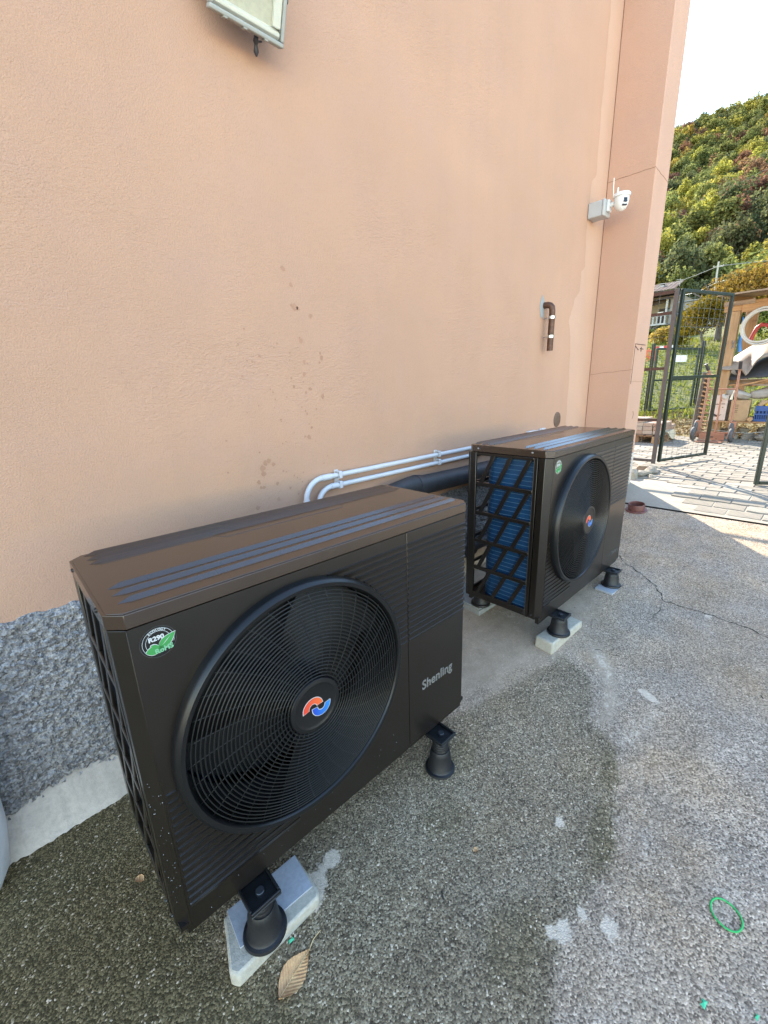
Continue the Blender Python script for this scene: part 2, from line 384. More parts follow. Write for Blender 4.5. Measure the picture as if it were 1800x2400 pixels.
def foliage(name, cols, trans=.5):
    t = NT(name); oi = t.n('ObjectInfo'); ge = t.n('NewGeometry')
    c1 = t.ramp(ge.outputs['Random Per Island'], [(i/(len(cols)-1), c) for i, c in enumerate(cols)])
    hv = t.n('HueSaturation', i_Color=c1); k = t.math('ADD', .80, t.math('MULTIPLY', oi.outputs['Random'], .4))
    t.t.links.new(k, hv.inputs['Value']); hh = t.math('ADD', .485, t.math('MULTIPLY', t.math('FRACT', t.math('MULTIPLY', oi.outputs['Random'], 7.3)), .03)); t.t.links.new(hh, hv.inputs['Hue'])
    c = hv.outputs[0]; t.fin(c, .75, 0, None, .06)
    tr = t.n('BsdfTranslucent', i_Color=c); mx = t.n('MixShader', i_0=trans)
    t.t.links.new(t.b.outputs[0], mx.inputs[1]); t.t.links.new(tr.outputs[0], mx.inputs[2]); t.t.links.new(mx.outputs[0], t.out.inputs[0])
    return t.m
FOL = {'yellow green': foliage('foliage_yellow_green', [(0.165, 0.158, 0.034), (0.275, 0.254, 0.053), (0.385, 0.337, 0.069)]),  # distance haze put into the leaf colours: lightened and less saturated
 'mid green': foliage('foliage_mid_green', [(0.095, 0.108, 0.036), (0.163, 0.176, 0.055), (0.244, 0.244, 0.073)]),
 'dark green': foliage('foliage_dark_green', [(0.065, 0.074, 0.036), (0.100, 0.114, 0.051), (0.143, 0.152, 0.065)]),
 'russet brown': foliage('foliage_russet', [(0.138, 0.072, 0.046), (0.207, 0.110, 0.065), (0.261, 0.152, 0.085)]),
 'golden': foliage('foliage_golden', [(0.234, 0.165, 0.039), (0.343, 0.241, 0.054), (0.440, 0.317, 0.077)])}
M['gold_leaf'] = foliage('foliage_walnut_gold', [(.10, .055, .012), (.17, .105, .018), (.23, .155, .028), (.13, .075, .03)])
M['yellow_leaf'] = foliage('foliage_bright_yellow', [(.10, .09, .010), (.20, .15, .012), (.26, .19, .016), (.08, .095, .015)])
M['bush_leaf'] = foliage('foliage_bush', [(.025, .045, .012), (.055, .075, .016), (.10, .11, .02)])
def grass_mat():
    t = NT('meadow_grass'); n = t.noise(.7, 5, .6); f = t.noise(9, 5, .7)
    c = t.ramp(n, [(.3, (.095, .105, .020)), (.7, (.17, .175, .034))]); c = t.mix(t.ramp(f, [(.35, .7), (.6, 0.)]), c, (.08, .065, .03))
    dm = t.attr('dry'); c = t.mix(dm, c, t.ramp(f, [(.3, (.13, .085, .045)), (.7, (.27, .20, .10))]))
    return t.fin(c, .9, 0, t.bump(f, .8, .05), .2)
M['grass'] = grass_mat()
M['blade'] = foliage('grass_blades', [(.09, .11, .016), (.16, .175, .024), (.22, .21, .04)], .5)
M['litter'] = foliage('leaf_litter', [(.13, .075, .03), (.22, .14, .06), (.30, .21, .10)], .1)
M['hill'] = simple('wooded_hillside_soil', (.060, .062, .024), .95, var=.4, sc=.2)
M['bounce_ground'] = cement('pale_bounce_gravel', (.48, .45, .39), .1, .3)  # pale tone chosen to throw sunlight back into the shade
M['house_wall'] = simple('far_house_cream', (.24, .20, .135), .8)
M['house_white'] = simple('far_house_white', (.33, .33, .32), .7)
M['house_dark'] = simple('far_house_dark_timber', (.035, .022, .018), .7)
M['roof_tile'] = simple('far_roof_tiles', (.12, .085, .072), .9, var=.25, sc=3, spec=.05)
M['window'] = simple('dark_window_pane', (.03, .035, .04), .1)
M['grey_sheet'] = simple('grey_glazing_sheet', (.17, .18, .19), .45, var=.1, sc=2)
M['siding'] = simple('brown_siding', (.12, .09, .07), .7, var=.15)
M['pole'] = simple('grey_pole', (.33, .33, .31), .7)
M['cable'] = simple('grey_cable', (.20, .205, .21), .5)
# ------------------------------------------------------------------ terrain
GX = [-80, -2, .13, .895, 1.87, 2.62, 4.66, 9.0]; GZ = [-.17, -.17, -.08, -.045, .067, .114, .39, .39]
def gz(x): return float(np.interp(x, GX, GZ))
TX = [9.0, 15.2, 25, 32, 50, 62, 75, 255, 300, 700]; TZ = [.39, .42, 3.0, 4.2, 5.0, 7, 12.5, 101.5, 107, 62]
def tz(x, y=0):
    z = float(np.interp(x, TX, TZ))
    if x > 70: z += 3.0*math.sin(y*.045+x*.02)*min(1, (x-70)/60)
    return z
def sdist(px, py, poly):
    """signed distance to a closed polygon, positive inside (vectorised)"""
    P = np.array(poly, float); Q = np.roll(P, -1, 0); d = np.full(px.shape, 1e9); ins = np.zeros(px.shape, bool)
    for (ax, ay), (bx, by) in zip(P, Q):
        vx, vy = bx-ax, by-ay; t = np.clip(((px-ax)*vx+(py-ay)*vy)/(vx*vx+vy*vy+1e-12), 0, 1)
        d = np.minimum(d, np.hypot(px-ax-t*vx, py-ay-t*vy))
        c = ((ay > py) != (by > py)) & (px < (bx-ax)*(py-ay)/(by-ay+1e-12)+ax); ins ^= c
    return np.where(ins, d, -d)
def soft(px, py, poly, w): return np.clip(.5+sdist(px, py, poly)/(2*w), 0, 1)
def blob(px, py, cx, cy, rx, ry, a=0.0):
    c, s = math.cos(a), math.sin(a); u = ((px-cx)*c+(py-cy)*s)/rx; v = (-(px-cx)*s+(py-cy)*c)/ry
    return np.clip(1.25-np.hypot(u, v)*.75, 0, 1)
def grid_sheet(name, xs, ys, zf, mat, attrs=None, kind='structure', parent=None):
    X, Y = np.meshgrid(xs, ys); nx, ny = len(xs), len(ys); Z = zf(X, Y)
    v = np.stack([X, Y, Z], -1).reshape(-1, 3)
    i = np.arange(nx*ny).reshape(ny, nx); f = np.stack([i[:-1, :-1], i[:-1, 1:], i[1:, 1:], i[1:, :-1]], -1).reshape(-1, 4)
    me = bpy.data.meshes.new(name); me.from_pydata(v.tolist(), [], f.tolist()); me.materials.append(mat); me.shade_smooth(); me.update()
    for k, fn in (attrs or {}).items():
        a = me.attributes.new(k, 'FLOAT', 'POINT'); a.data.foreach_set('value', np.asarray(fn(X, Y), np.float32).ravel())
    o = bpy.data.objects.new(name, me); COL.objects.link(o)
    if kind: o['kind'] = kind
    if parent: o.parent = parent
    return o
def lin(a, b, s): return list(np.arange(a, b-1e-6, s))
def gzf(X, Y): return np.interp(X, GX, GZ)
MOSS = [(.95, .25), (1.0, -.3), (1.106, -.60), (1.289, -.658), (1.516, -.726), (1.783, -.80), (1.70, -.97), (1.457, -1.06), (1.40, -1.183), (1.239, -1.249), (1.076, -1.30), (.945, -1.315),
        (.811, -1.282), (.653, -1.294), (.537, -1.339), (.3, -1.42), (-.2, -1.6), (-3, -1.8), (-3, .3)]
OLIVE = [(.3, -.1), (.10, -.50), (.05, -.62), (.2, -.95), (-.1, -1.1), (-.6, -.9), (-1.5, .3), (-.1, .2)]
FILM = [(.95, .2), (1.05, -.35), (1.2, -.62), (1.5, -.72), (1.78, -.80), (2.25, -.78), (2.9, -.55), (3.2, .2)]
PALE = [(1.95, -.84), (1.99, -.90), (1.84, -1.03), (1.66, -1.12), (1.50, -1.13), (1.46, -1.075), (1.72, -1.0), (1.84, -.89)]
def f_moss(X, Y): return soft(X, Y, MOSS, .06)
def f_olive(X, Y):
    a = soft(X, Y, OLIVE, .15)
    for q in ((1.464, -1.155, .09, .05, .5), (1.30, -1.21, .10, .05, .3), (1.05, -1.265, .12, .05, .3), (.92, -.72, .14, .10, 0), (.62, -1.2, .12, .08, 0), (.75, -.85, .10, .08, 0)): a = np.maximum(a, blob(X, Y, *q)*.95)
    return a
def f_film(X, Y): return np.maximum(soft(X, Y, FILM, .16)*.85, np.maximum(blob(X, Y, 1.55, -.50, .35, .2, 0)*.9, soft(X, Y, PALE, .05)*.8))
def f_pale(X, Y):
    a = soft(X, Y, PALE, .05)*.50
    for q in ((.728, -1.284, .034, .022, .3), (.80, -1.305, .02, .012, .8), (.819, -1.371, .030, .024, 0), (.999, -1.146, .024, .020, 0), (1.751, -1.198, .06, .018, 1.2), (.70, -1.255, .018, .015, 0), (2.6, -1.25, .03, .015, 0), (.30, -.70, .06, .03, .9), (.39, -.66, .03, .03, 0)):
        a = np.maximum(a, blob(X, Y, *q))
    d = sdist(X, Y, MOSS); a = np.maximum(a, np.clip(1-np.abs(d+.075)/.075, 0, 1)*.36*((Y < -.8) & (X > .5)))
    a = np.maximum(a, blob(X, Y, 1.55, -1.22, .22, .06, -.3)*.45)
    a = np.maximum(a, blob(X, Y, 1.95, -.42, .10, .2, .3)*.48)
    return a
xs = [-80, -30, -10, -5, -3, -2]+lin(-1.2, 4.0, .02)+[4.0, 4.035]; ys = [-60, -25, -12, -7, -4.5, -3]+lin(-2.2, .2, .02)+[.2, 9, 60]
def f_damp(X, Y): return np.clip(.94-.30*np.clip(X/1.3, -.1, 1)-.12*blob(X, Y, .75, -1.0, .3, .25)+.10*blob(X, Y, 1.2, -1.22, .3, .12, .3), .35, 1)
ground = grid_sheet('ground', xs, ys, gzf, M['ground'], {'damp': f_damp, 'moss': f_moss, 'olive': f_olive, 'smooth': f_film, 'pale': f_pale})
bounce_ground = grid_sheet('bounce_ground_sheet', GX, [-60, -3.1], lambda X, Y: np.interp(X, GX, GZ)+.004, M['bounce_ground'])  # unseen ground sheet added to bounce sunlight onto the shaded wall
# side strips below the curb are closed by the house; joint and apron beyond the drive
apron = grid_sheet('apron', [4.07, 4.3, 4.5, 4.66, 4.85], [-60, -20, -8, -4, -2]+lin(-1.8, .6, .1)+[1.5, 4, 30], lambda X, Y: np.interp(X, GX, GZ), M['apron'])
groove = MB()
gp = [(4.05+.012*math.sin(i*.9)+.01*math.sin(i*2.3), .2-i*.06) for i in range(60)]
groove.add([(x-.085, y, gz(x-.085)-.014) for x, y in gp]+[(x+.085, y, gz(x+.085)-.014) for x, y in gp], [(i, i+1, 61+i, 60+i) for i in range(59)])
groove.add([(3.97, -3.3, gz(3.97)-.014), (4.13, -3.3, gz(4.13)-.014), (4.13, -60, gz(4.13)-.014), (3.97, -60, gz(3.97)-.014)], [(0, 1, 2, 3)])
groove.build('expansion_joint', M['dark_gap'], ground)
# cracks: narrow dark clefts following the break lines
def crack(pts, w0, name='crack', parent=ground, mat=None):
    P = []
    for (a, b) in zip(pts, pts[1:]):
        n = max(2, int(math.hypot(b[0]-a[0], b[1]-a[1])/.016))
        for i in range(n): t = i/n; P.append((a[0]+(b[0]-a[0])*t+R.uniform(-.007, .007), a[1]+(b[1]-a[1])*t+R.uniform(-.007, .007)))
    P.append(pts[-1]); m = MB(); L = []; Q = []; n = len(P)
    for i, (x, y) in enumerate(P):
        a = P[max(0, i-1)]; b = P[min(n-1, i+1)]; dx, dy = b[0]-a[0], b[1]-a[1]; l = math.hypot(dx, dy)+1e-9
        w_ = w0*R.uniform(.12, 1.25)*min(1, (n-1-i)/6+.1); L.append((x-dy/l*w_, y+dx/l*w_, gz(x)+.0012)); Q.append((x+dy/l*w_, y-dx/l*w_, gz(x)+.0012))
    m.add(L+Q, [(i, i+1, n+i+1, n+i) for i in range(n-1)]); return m.build(name, mat or M['dark_gap'], parent)
crack([(3.05, -.62), (2.955, -.705), (2.877, -.818), (2.779, -.930), (2.679, -1.0), (2.625, -1.023), (2.625, -1.119), (2.619, -1.254), (2.602, -1.354), (2.588, -1.447), (2.558, -1.506), (2.50, -1.62), (2.46, -1.9)], .0036)
crack([(2.61, -1.02), (2.54, -1.035), (2.476, -1.039), (2.416, -1.028), (2.346, -1.039)], .0022)
crack([(1.915, -.90), (1.929, -.942), (1.935, -1.014), (1.939, -1.083)], .0022)
gm = MB()
for _ in range(46):
    x, y = R.uniform(-.3, 3.2), R.uniform(-1.75, -.05); s = R.uniform(.0008, .0022); a = R.uniform(0, 6.28); l = s*R.choice((1, 1.3, 2, 6))
    gm.box((-l, -s, -.0005), (l, s, s*1.2), Matrix.Translation((x, y, gz(x))) @ Matrix.Rotation(a, 4, 'Z') @ Matrix.Rotation(R.uniform(-.3, .3), 4, 'Y'))
gm = gm.build('grit', M['dark_gap'], None); tag(gm, 'dark crumbs and bits of twig scattered on the concrete', 'grit', None, 'stuff')
# paved yard
def yz(X, Y): return np.where(X < 9.0, .39, .39)
yard = grid_sheet('paved_yard', [4.85, 6, 9.05], [-60, -20, -6, -3, 0, 3, 12, 30], lambda X, Y: 0*X+.380, M['joint'])
pv = []
PW, PL = .135, .225
row = 0; x = 4.115
while x < 9.0:
    y = -2.6+(row % 2)*PL/2
    while y < 1.1:
        cx, cy = x+PW/2, y+PL/2+.05*math.sin(x*1.3)
        ang = math.degrees(math.atan2(cy+1.558, cx+.14))
        vis = 3.6 < ang < 20.5 and not (cx < 5.3 and cy > -.28)
        if cx < 4.9 and cy > -.42-(4.9-cx)*.55+.05*math.sin(cx*9): y += PL; continue
        d = math.hypot(cx+.14, cy+1.558); pv.append((d if vis else d+100, cx, cy)); y += PL
    x += PW; row += 1
pv.sort(); pmesh = []
for k in range(5):
    rr = random.Random(k); m = MB(); a, b = PW/2-.0035, PL/2-.0035; c = .012
    base = [(-a, -b), (-a*.86, -b*.3), (-a, b*.3), (-a*.9, b), (a*.9, b), (a, b*.3), (a*.86, -b*.3), (a, -b)]
    base = [(px+rr.uniform(-.003, .003), py+rr.uniform(-.004, .004)) for px, py in base]; n = 8
    m.add([(px, py, -.03) for px, py in base]+[(px, py, -.006) for px, py in base]+[(px*.93, py*.96, .0) for px, py in base],
          [tuple(range(2*n, 3*n))]+[(i, (i+1) % n, n+(i+1) % n, n+i) for i in range(n)]+[(n+i, n+(i+1) % n, 2*n+(i+1) % n, 2*n+i) for i in range(n)])
    pmesh.append(m)
proto = []
restm = MB()
for i, (d, cx, cy) in enumerate(pv):
    k = R.randrange(5); rz = R.uniform(-.03, .03); zz = gz(cx)+(.007 if cx < 4.93 else 0)+R.uniform(-.004, .003); ty = -.1345 if cx < 4.63 else 0
    if i < 300 and d < 100:
        if i < 5: o = pmesh[i].build('paving_stone', M['paver'], yard); proto.append(o)
        else: o = proto[k].copy(); COL.objects.link(o); o.parent = yard
        o.location = (cx, cy, zz); o.rotation_euler = (R.uniform(-.012, .012), ty+R.uniform(-.012, .012), rz)
    else:
        Mx = Matrix.Translation((cx, cy, zz)) @ Matrix.Rotation(ty, 4, 'Y') @ Matrix.Rotation(rz, 4, 'Z'); restm.add([tuple(Mx @ Vector(q)) for q in pmesh[k].v], pmesh[k].f)
o = restm.build('paving_stones', M['paver'], yard, recalc=False); o['kind'] = 'stuff'
# meadow, orchard slope and hill
def f_dry(X, Y): return np.clip((15.6-X)/1.0, 0, 1)*np.clip(1.15-.5*np.abs(np.sin(X*2.1+Y*1.7)), 0, 1)*.9
tzv = np.vectorize(tz)
meadow = grid_sheet('meadow', lin(9.05, 16, .25)+lin(16, 40, 1)+[40, 50, 62, 70], [-80, -40, -20, -10]+lin(-6, 14, .5)+[14, 20, 40, 80], lambda X, Y: tzv(X, Y)+.05*np.sin(X*1.9+Y*1.3)*np.sin(Y*2.3)*np.clip((X-9.05)/1.5, 0, 1), M['grass'], {'dry': f_dry})
hill = grid_sheet('hillside', [70, 75]+lin(80, 300, 10)+[300, 400, 700], [-700, -400, -200]+lin(-120, 200, 10)+[200, 400, 700], lambda X, Y: tzv(X, Y), M['hill'])
# ------------------------------------------------------------------ house
house = thing('house', (0, 0, 0), 'peach rendered house wall with grey roughcast plinth and projecting corner pier', 'house')
WY = .2; HT = 4.45
PLZ = .722
m = MB(); m.box((-9, WY, -.5), (4.63, 9, HT)); m.build('wall', M['plaster'], house)
m = MB(); m.box((4.281, -.178, .70), (4.634, WY-.002, HT)); m.build('pilaster', M['plaster_side'], house, bevel=.006)
m = MB(); m.box((4.278, -.182, -.2), (4.637, WY-.002, .698)); m.build('pilaster_plinth', M['cement'], house, bevel=.008)
m = MB(); m.box((-9.1, .14, HT+.003), (4.70, 9.1, HT+.10)); m.build('eaves', M['old_wood'], house)
def rough_patch(x0, x1, s, mb):
    xs_ = np.arange(x0, x1+s*.5, s); zs_ = np.arange(-.2, PLZ+.001, s); X, Z = np.meshgrid(xs_, zs_); rs = np.random.RandomState(int(abs(x0)*100)+500)
    def nz(sc):
        a = rs.rand(int((PLZ+.3)/sc)+4, int((x1-x0)/sc)+4); gx = (X-x0)/sc; gz_ = (Z+.2)/sc; i = gz_.astype(int); j = gx.astype(int); u = gx-j; v = gz_-i
        u = u*u*(3-2*u); v = v*v*(3-2*v); return (a[i, j]*(1-u)+a[i, j+1]*u)*(1-v)+(a[i+1, j]*(1-u)+a[i+1, j+1]*u)*v
    h = nz(.0115)*.6+nz(.007)*.4; h = np.clip((h-.32)*2.4, 0, 1)**.8*.014+nz(.05)*.006+rs.rand(*X.shape)*.0030
    top = Z > PLZ-.012; h = h*np.where(top, .5, 1)
    Zt = Z+np.where(Z > PLZ-.02, (nz(.02)-.5)*.012, 0)
    Y = WY-.004-h; n0 = len(mb.v); ny, nx = X.shape; i = np.arange(nx*ny).reshape(ny, nx)
    f = np.stack([i[:-1, :-1], i[:-1, 1:], i[1:, 1:], i[1:, :-1]], -1).reshape(-1, 4)
    v = np.stack([X, Y, Zt], -1).reshape(-1, 3); mb.add(v.tolist(), f.tolist())
    t = i[-1]; vt = [(float(X[-1, k]), WY+.01, float(Zt[-1, k])) for k in range(nx)]; b0 = len(mb.v); mb.v += vt
    for k in range(nx-1): mb.f.append((n0+int(t[k]), n0+int(t[k+1]), b0+k+1, b0+k)); mb.m.append(0)
m = MB(); rough_patch(-1.0, .2, .0045, m); rough_patch(.2, 2.0, .012, m); rough_patch(2.0, 3.0, .008, m); rough_patch(3.0, 4.28, .016, m); rough_patch(-9, -1.0, .08, m)
m.build('roughcast_plinth', M['roughcast'], house, recalc=False, smooth=180)
# mortar fillet along the foot of the wall
xs_ = np.concatenate([np.arange(-4, -1, .1), np.arange(-1, .3, .010), np.arange(.3, 4.285, .025)]); m = MB(); prof = 11
for i, x in enumerate(xs_):
    j1 = .004*math.sin(x*9)+.003*math.sin(x*31+1)+R.uniform(-.004, .004); j2 = .012*math.sin(x*7+2)+.008*math.sin(x*23)+R.uniform(-.006, .006)
    y0 = .112+j1; h = .155+j2
    for k in range(prof):
        t = k/(prof-1); yy = y0+(WY-.012-y0)*t; zz = gz(x)-.004+h*(t**1.15)+(R.uniform(-.0032, .0032) if 0 < k else 0); m.v.append((x, yy, zz))
    m.v.append((x, WY+.01, gz(x)+h))
q = prof+1
for i in range(len(xs_)-1):
    for k in range(prof): m.f.append((i*q+k, (i+1)*q+k, (i+1)*q+k+1, i*q+k+1)); m.m.append(0)
m.build('mortar_fillet', M['cement'], house, recalc=False, smooth=180)
# repainted band beside the pier, splashes, hairlines, pencil marks
edge = [(4.034, 4.44), (4.034, 4.128), (4.033, 3.795), (4.023, 3.53), (4.044, 3.073), (3.961, 3.013), (3.941, 2.627), (3.96, 2.373), (3.90, 2.326), (3.903, 2.175), (3.819, 2.105), (3.732, 1.913), (3.792, 1.799), (3.831, 1.396), (3.84, .74)]
ee = []
for a, b in zip(edge, edge[1:]):
    for i in range(8): t = i/8; ee.append((a[0]+(b[0]-a[0])*t+R.uniform(-.007, .007), a[1]+(b[1]-a[1])*t))
ee.append(edge[-1]); n = len(ee); m = MB()
m.add([(x, WY-.0009, z) for x, z in ee]+[(4.279, WY-.0009, z) for x, z in ee], [(i, i+1, n+i+1, n+i) for i in range(n-1)])
m.build('repaint_patch', M['paint_patch'], house)
SP = [(0.939,1.921,0.009), (0.972,1.862,0.008), (0.982,1.773,0.013), (0.996,1.770,0.007), (0.965,1.780,0.006), (1.062,1.744,0.009), (0.999,1.634,0.009), (0.785,1.564,0.006), (0.749,1.541,0.005), (1.007,1.544,0.008), (1.106,1.563,0.010), (1.100,1.584,0.005), (1.093,1.542,0.005), (1.003,1.490,0.008), (1.030,1.422,0.007), (1.003,1.407,0.006), (1.096,1.387,0.010), (0.941,1.435,0.006), (0.999,1.309,0.005), (0.999,1.197,0.010), (0.978,1.203,0.005), (1.018,1.242,0.006), (0.774,1.113,0.010), (0.754,1.105,0.011), (0.740,1.083,0.012), (0.742,1.058,0.011), (0.795,1.094,0.008), (0.713,1.022,0.009), (0.804,1.002,0.008), (0.870,0.969,0.006), (0.803,0.926,0.009), (0.735,0.996,0.007), (0.694,0.908,0.009), (0.721,0.997,0.007)]
SP += [(R.gauss(.86, .13), R.uniform(.9, 1.7), R.uniform(.0018, .0045)) for _ in range(55)]
m = MB()
for k, (x, z, r) in enumerate(SP):
    n = 12; ph = R.random()*6; P = [(x+r*(1+.22*math.sin(2*a+ph)+R.uniform(-.1, .1))*math.cos(a), WY-.0012, z+r*1.12*(1+.2*math.sin(3*a+ph))*math.sin(a)) for a in [2*math.pi*i/n for i in range(n)]]
    m.add(P, [tuple(range(n))])
o = m.build('splash_stain', M['splash'], house); o['kind'] = 'stuff'
def hair(pts, name, mat, wdt=.0016):
    m = MB(); P = [Vector(q) for q in pts]
    for a, b in zip(P, P[1:]): m.bar(a, b, wdt, wdt)
    return m.build(name, mat, house)
def jit(a, b, n, ax, amp=.004):
    out = []
    for i in range(n+1):
        t = i/n; q = [a[k]+(b[k]-a[k])*t for k in range(3)]; q[2] += R.uniform(-amp, amp); out.append(q)
    return out
XS = 4.2805; YF = -.1785
hair(jit((XS, .19, 3.08), (XS, -.178, 3.075), 9, 0), 'hairline_crack', M['crackline'], .0024)
hair(jit((4.283, YF, 3.07), (4.634, YF, 3.052), 8, 0), 'hairline_crack', M['crackline'], .0022)
hair(jit((XS, .19, 1.478), (XS, -.178, 1.502), 9, 0), 'hairline_crack', M['crackline'], .0024)
hair(jit((4.283, YF, 1.40), (4.634, YF, 1.392), 7, 0), 'hairline_crack', M['crackline'], .0018)
hair([(4.29, YF, 1.725), (4.569, YF, 1.726)], 'pencil_line', M['pencil'], .005)
hair([(4.29, YF, 1.725), (4.288, YF, 1.377)], 'pencil_line', M['pencil'], .004)
hair([(4.30, YF, 1.705), (4.39, YF, 1.675)], 'pencil_line', M['pencil'], .005)
hair([(4.43, YF, 1.69), (4.52, YF, 1.688)], 'pencil_line', M['pencil'], .006)
hair([(4.455, YF, 1.705), (4.46, YF, 1.665)], 'pencil_line', M['pencil'], .008)
hair([(4.45, YF, 1.12), (4.47, YF, 1.09), (4.45, YF, 1.05)], 'pencil_line', M['pencil'], .003)
m = MB(); n = 14
m.add([(3.243+.035*math.cos(2*math.pi*i/n)*(1+.2*math.sin(i*2.1)), WY-.002, 1.985+.085*math.sin(2*math.pi*i/n)*(1+.15*math.sin(i*1.7))) for i in range(n)], [tuple(range(n))])
m.build('mortar_dab', M['grey_mortar'], house)
# ------------------------------------------------------------------ heat pumps
W_, D_, H_, CH, LID, DV = 1.115, .4295, .860, .028, .0326, .806
XE = 1.145; DB = .452
FX, FZ, FR = .4018, .4494, .347
def outline(e=0.0, back=.012):
    return [(0-e, CH), (CH, 0-e), (W_, 0-e), (XE+e, CH+.003), (XE+e, DB-back), (XE-back, DB+e), (back*2.2, DB+e), (0-e, DB-back*2.2)]
def heat_pump(loc, rot, label, footz, second):
    T = thing('heat_pump', loc, label, 'heat pump', 'heat pumps along the house wall', rot)
    c, lidm = M['case'], M['lid']
    # lid: tray with sawtooth ribs and a shallow step
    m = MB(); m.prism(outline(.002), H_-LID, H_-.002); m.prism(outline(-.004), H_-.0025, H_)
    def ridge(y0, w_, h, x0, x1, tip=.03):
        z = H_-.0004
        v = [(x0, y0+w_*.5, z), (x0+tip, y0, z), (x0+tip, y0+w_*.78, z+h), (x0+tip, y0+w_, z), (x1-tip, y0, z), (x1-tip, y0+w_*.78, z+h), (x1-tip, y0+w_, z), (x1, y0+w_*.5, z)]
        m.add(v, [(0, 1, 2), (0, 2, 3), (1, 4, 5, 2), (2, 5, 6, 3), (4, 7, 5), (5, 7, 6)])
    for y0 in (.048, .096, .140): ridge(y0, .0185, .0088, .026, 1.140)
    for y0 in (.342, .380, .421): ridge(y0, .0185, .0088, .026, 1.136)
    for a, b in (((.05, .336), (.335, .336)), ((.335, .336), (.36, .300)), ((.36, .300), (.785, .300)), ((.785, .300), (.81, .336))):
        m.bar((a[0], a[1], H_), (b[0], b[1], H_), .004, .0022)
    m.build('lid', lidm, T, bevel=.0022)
    # front panel with fan hole
    m = MB(); x0, x1, z0, z1 = CH, DV-.0015, .0, H_-LID-.003; RH = .336
    angs = sorted(set([2*math.pi*i/112 for i in range(112)]+[math.atan2(z-FZ, x-FX) % (2*math.pi) for x in (x0, x1) for z in (z0, z1)]))
    inn, outr = [], []
    for a in angs:
        ca, sa = math.cos(a), math.sin(a); inn.append((FX+RH*ca, FZ+RH*sa))
        t = min((x1-FX)/ca if ca > 1e-9 else 1e9, (x0-FX)/ca if ca < -1e-9 else 1e9, (z1-FZ)/sa if sa > 1e-9 else 1e9, (z0-FZ)/sa if sa < -1e-9 else 1e9)
        outr.append((FX+t*ca, FZ+t*sa))
    n = len(angs); v = [(x, 0, z) for x, z in inn]+[(x, 0, z) for x, z in outr]+[(x, .02, z) for x, z in inn]+[(x, .02, z) for x, z in outr]
    f = []
    for i in range(n):
        j = (i+1) % n; f += [(i, n+i, n+j, j), (i, j, 2*n+j, 2*n+i), (n+i, 3*n+i, 3*n+j, n+j), (2*n+i, 2*n+j, 3*n+j, 3*n+i)]
    m.add(v, f)
    def louvre(xa, xb, z, mb, h=.0036, pitch=.0150):
        mb.add([(xa, .001, z+.0020), (xb, .001, z+.0020), (xb, -h, z), (xa, -h, z), (xb, .0006, z-pitch), (xa, .0006, z-pitch)], [(0, 1, 2, 3), (3, 2, 4, 5), (0, 3, 5), (1, 4, 2)])
    zs = [.786-.0217*i for i in range(17)]
    m.build('front_panel', c, T)
    for z in zs:
        xa = FX+math.sqrt(max(0, (FR+.002)**2-(z-FZ)**2)) if abs(z-FZ) < FR else FX+.06
        lm = MB(); louvre(xa+.004, DV-.003, z, lm); lm.build('louvre', c, T)
    for i in range(16):
        z = .411-.0226*i; dz = FZ-z
        xb = FX-math.sqrt(FR**2-dz**2) if dz < FR else FX-.055+.0*i
        lm = MB(); louvre(CH+.006, xb-.004, z, lm); lm.build('louvre', c, T)
    # service panel (wraps the right corner)
    m = MB(); m.prism([(DV+.0015, 0), (W_, 0), (XE, CH+.003), (XE, .060), (XE-.012, .060), (XE-.012, CH+.008), (W_-.006, .014), (DV+.0015, .014)], .0, H_-LID-.003)
    sp = m.build('service_panel', c, T, bevel=.0015)
    for z in zs:
        lm = MB(); louvre(DV+.004, W_+.001, z, lm); lm.build('louvre', c, sp)
    # body: corner post, side, back, base
    m = MB(); m.prism([(0, CH), (CH, 0), (CH, .012), (.012, CH+.006), (.012, .058), (0, .058)], 0, H_-LID-.003)
    m.box((-.0015, .063, .0), (.012, .078, H_-LID-.003)); m.build('corner_post', c, T, bevel=.0015)
    m = MB(); m.box((XE-.012, .0615, 0), (XE, DB-.002, H_-LID-.003)); m.build('side_panel', c, T)
    m = MB(); m.box((.74, DB-.012, 0), (XE-.014, DB, H_-LID-.003)); m.build('back_panel', c, T)
    m = MB(); m.box((.004, .004, .001), (XE-.014, DB-.004, .016)); m.box((.02, .012, -.030), (XE-.02, .03, .0)); m.box((.02, DB-.03, -.030), (XE-.02, DB-.012, .0)); m.build('base_pan', c, T)
    m = MB(); m.box((.80, .021, .017), (.812, DB-.014, H_-LID-.006)); m.build('partition', M['inside'], T)
    # side grille
    m = MB(); y0, y1 = .078, .440; top = H_-LID-.003; rows = [(.668, .809), (.509, .647), (.351, .489), (.193, .331), (.036, .172)]
    m.box((0, .403, 0), (.014, y1, top)); m.box((.0, y1-.002, 0), (.04, y1+.010, top)); m.box((0, .0785, 0), (.012, .0835, top))
    zc = [0]+[q for r in rows[::-1] for q in r]+[top]
    for k in range(0, len(zc), 2): m.box((0, .0835, zc[k]), (.014, .403, zc[k+1]))
    gr = m.build('side_grille', c, T, bevel=.003)
    for (b, t_) in rows:
        for yt in (.301, .206, .105):
            yb = yt+.071
            sm = MB(); w2 = .0118; z0_, z1_ = b-.003, t_+.003
            sm.prism([(yb-w2, z0_), (yb+w2, z0_), (yt+w2, z1_), (yt-w2, z1_)], .001, .012, lambda a, b_, d: (d, a, b_)); sm.build('grille_bar', c, gr, bevel=.0025)
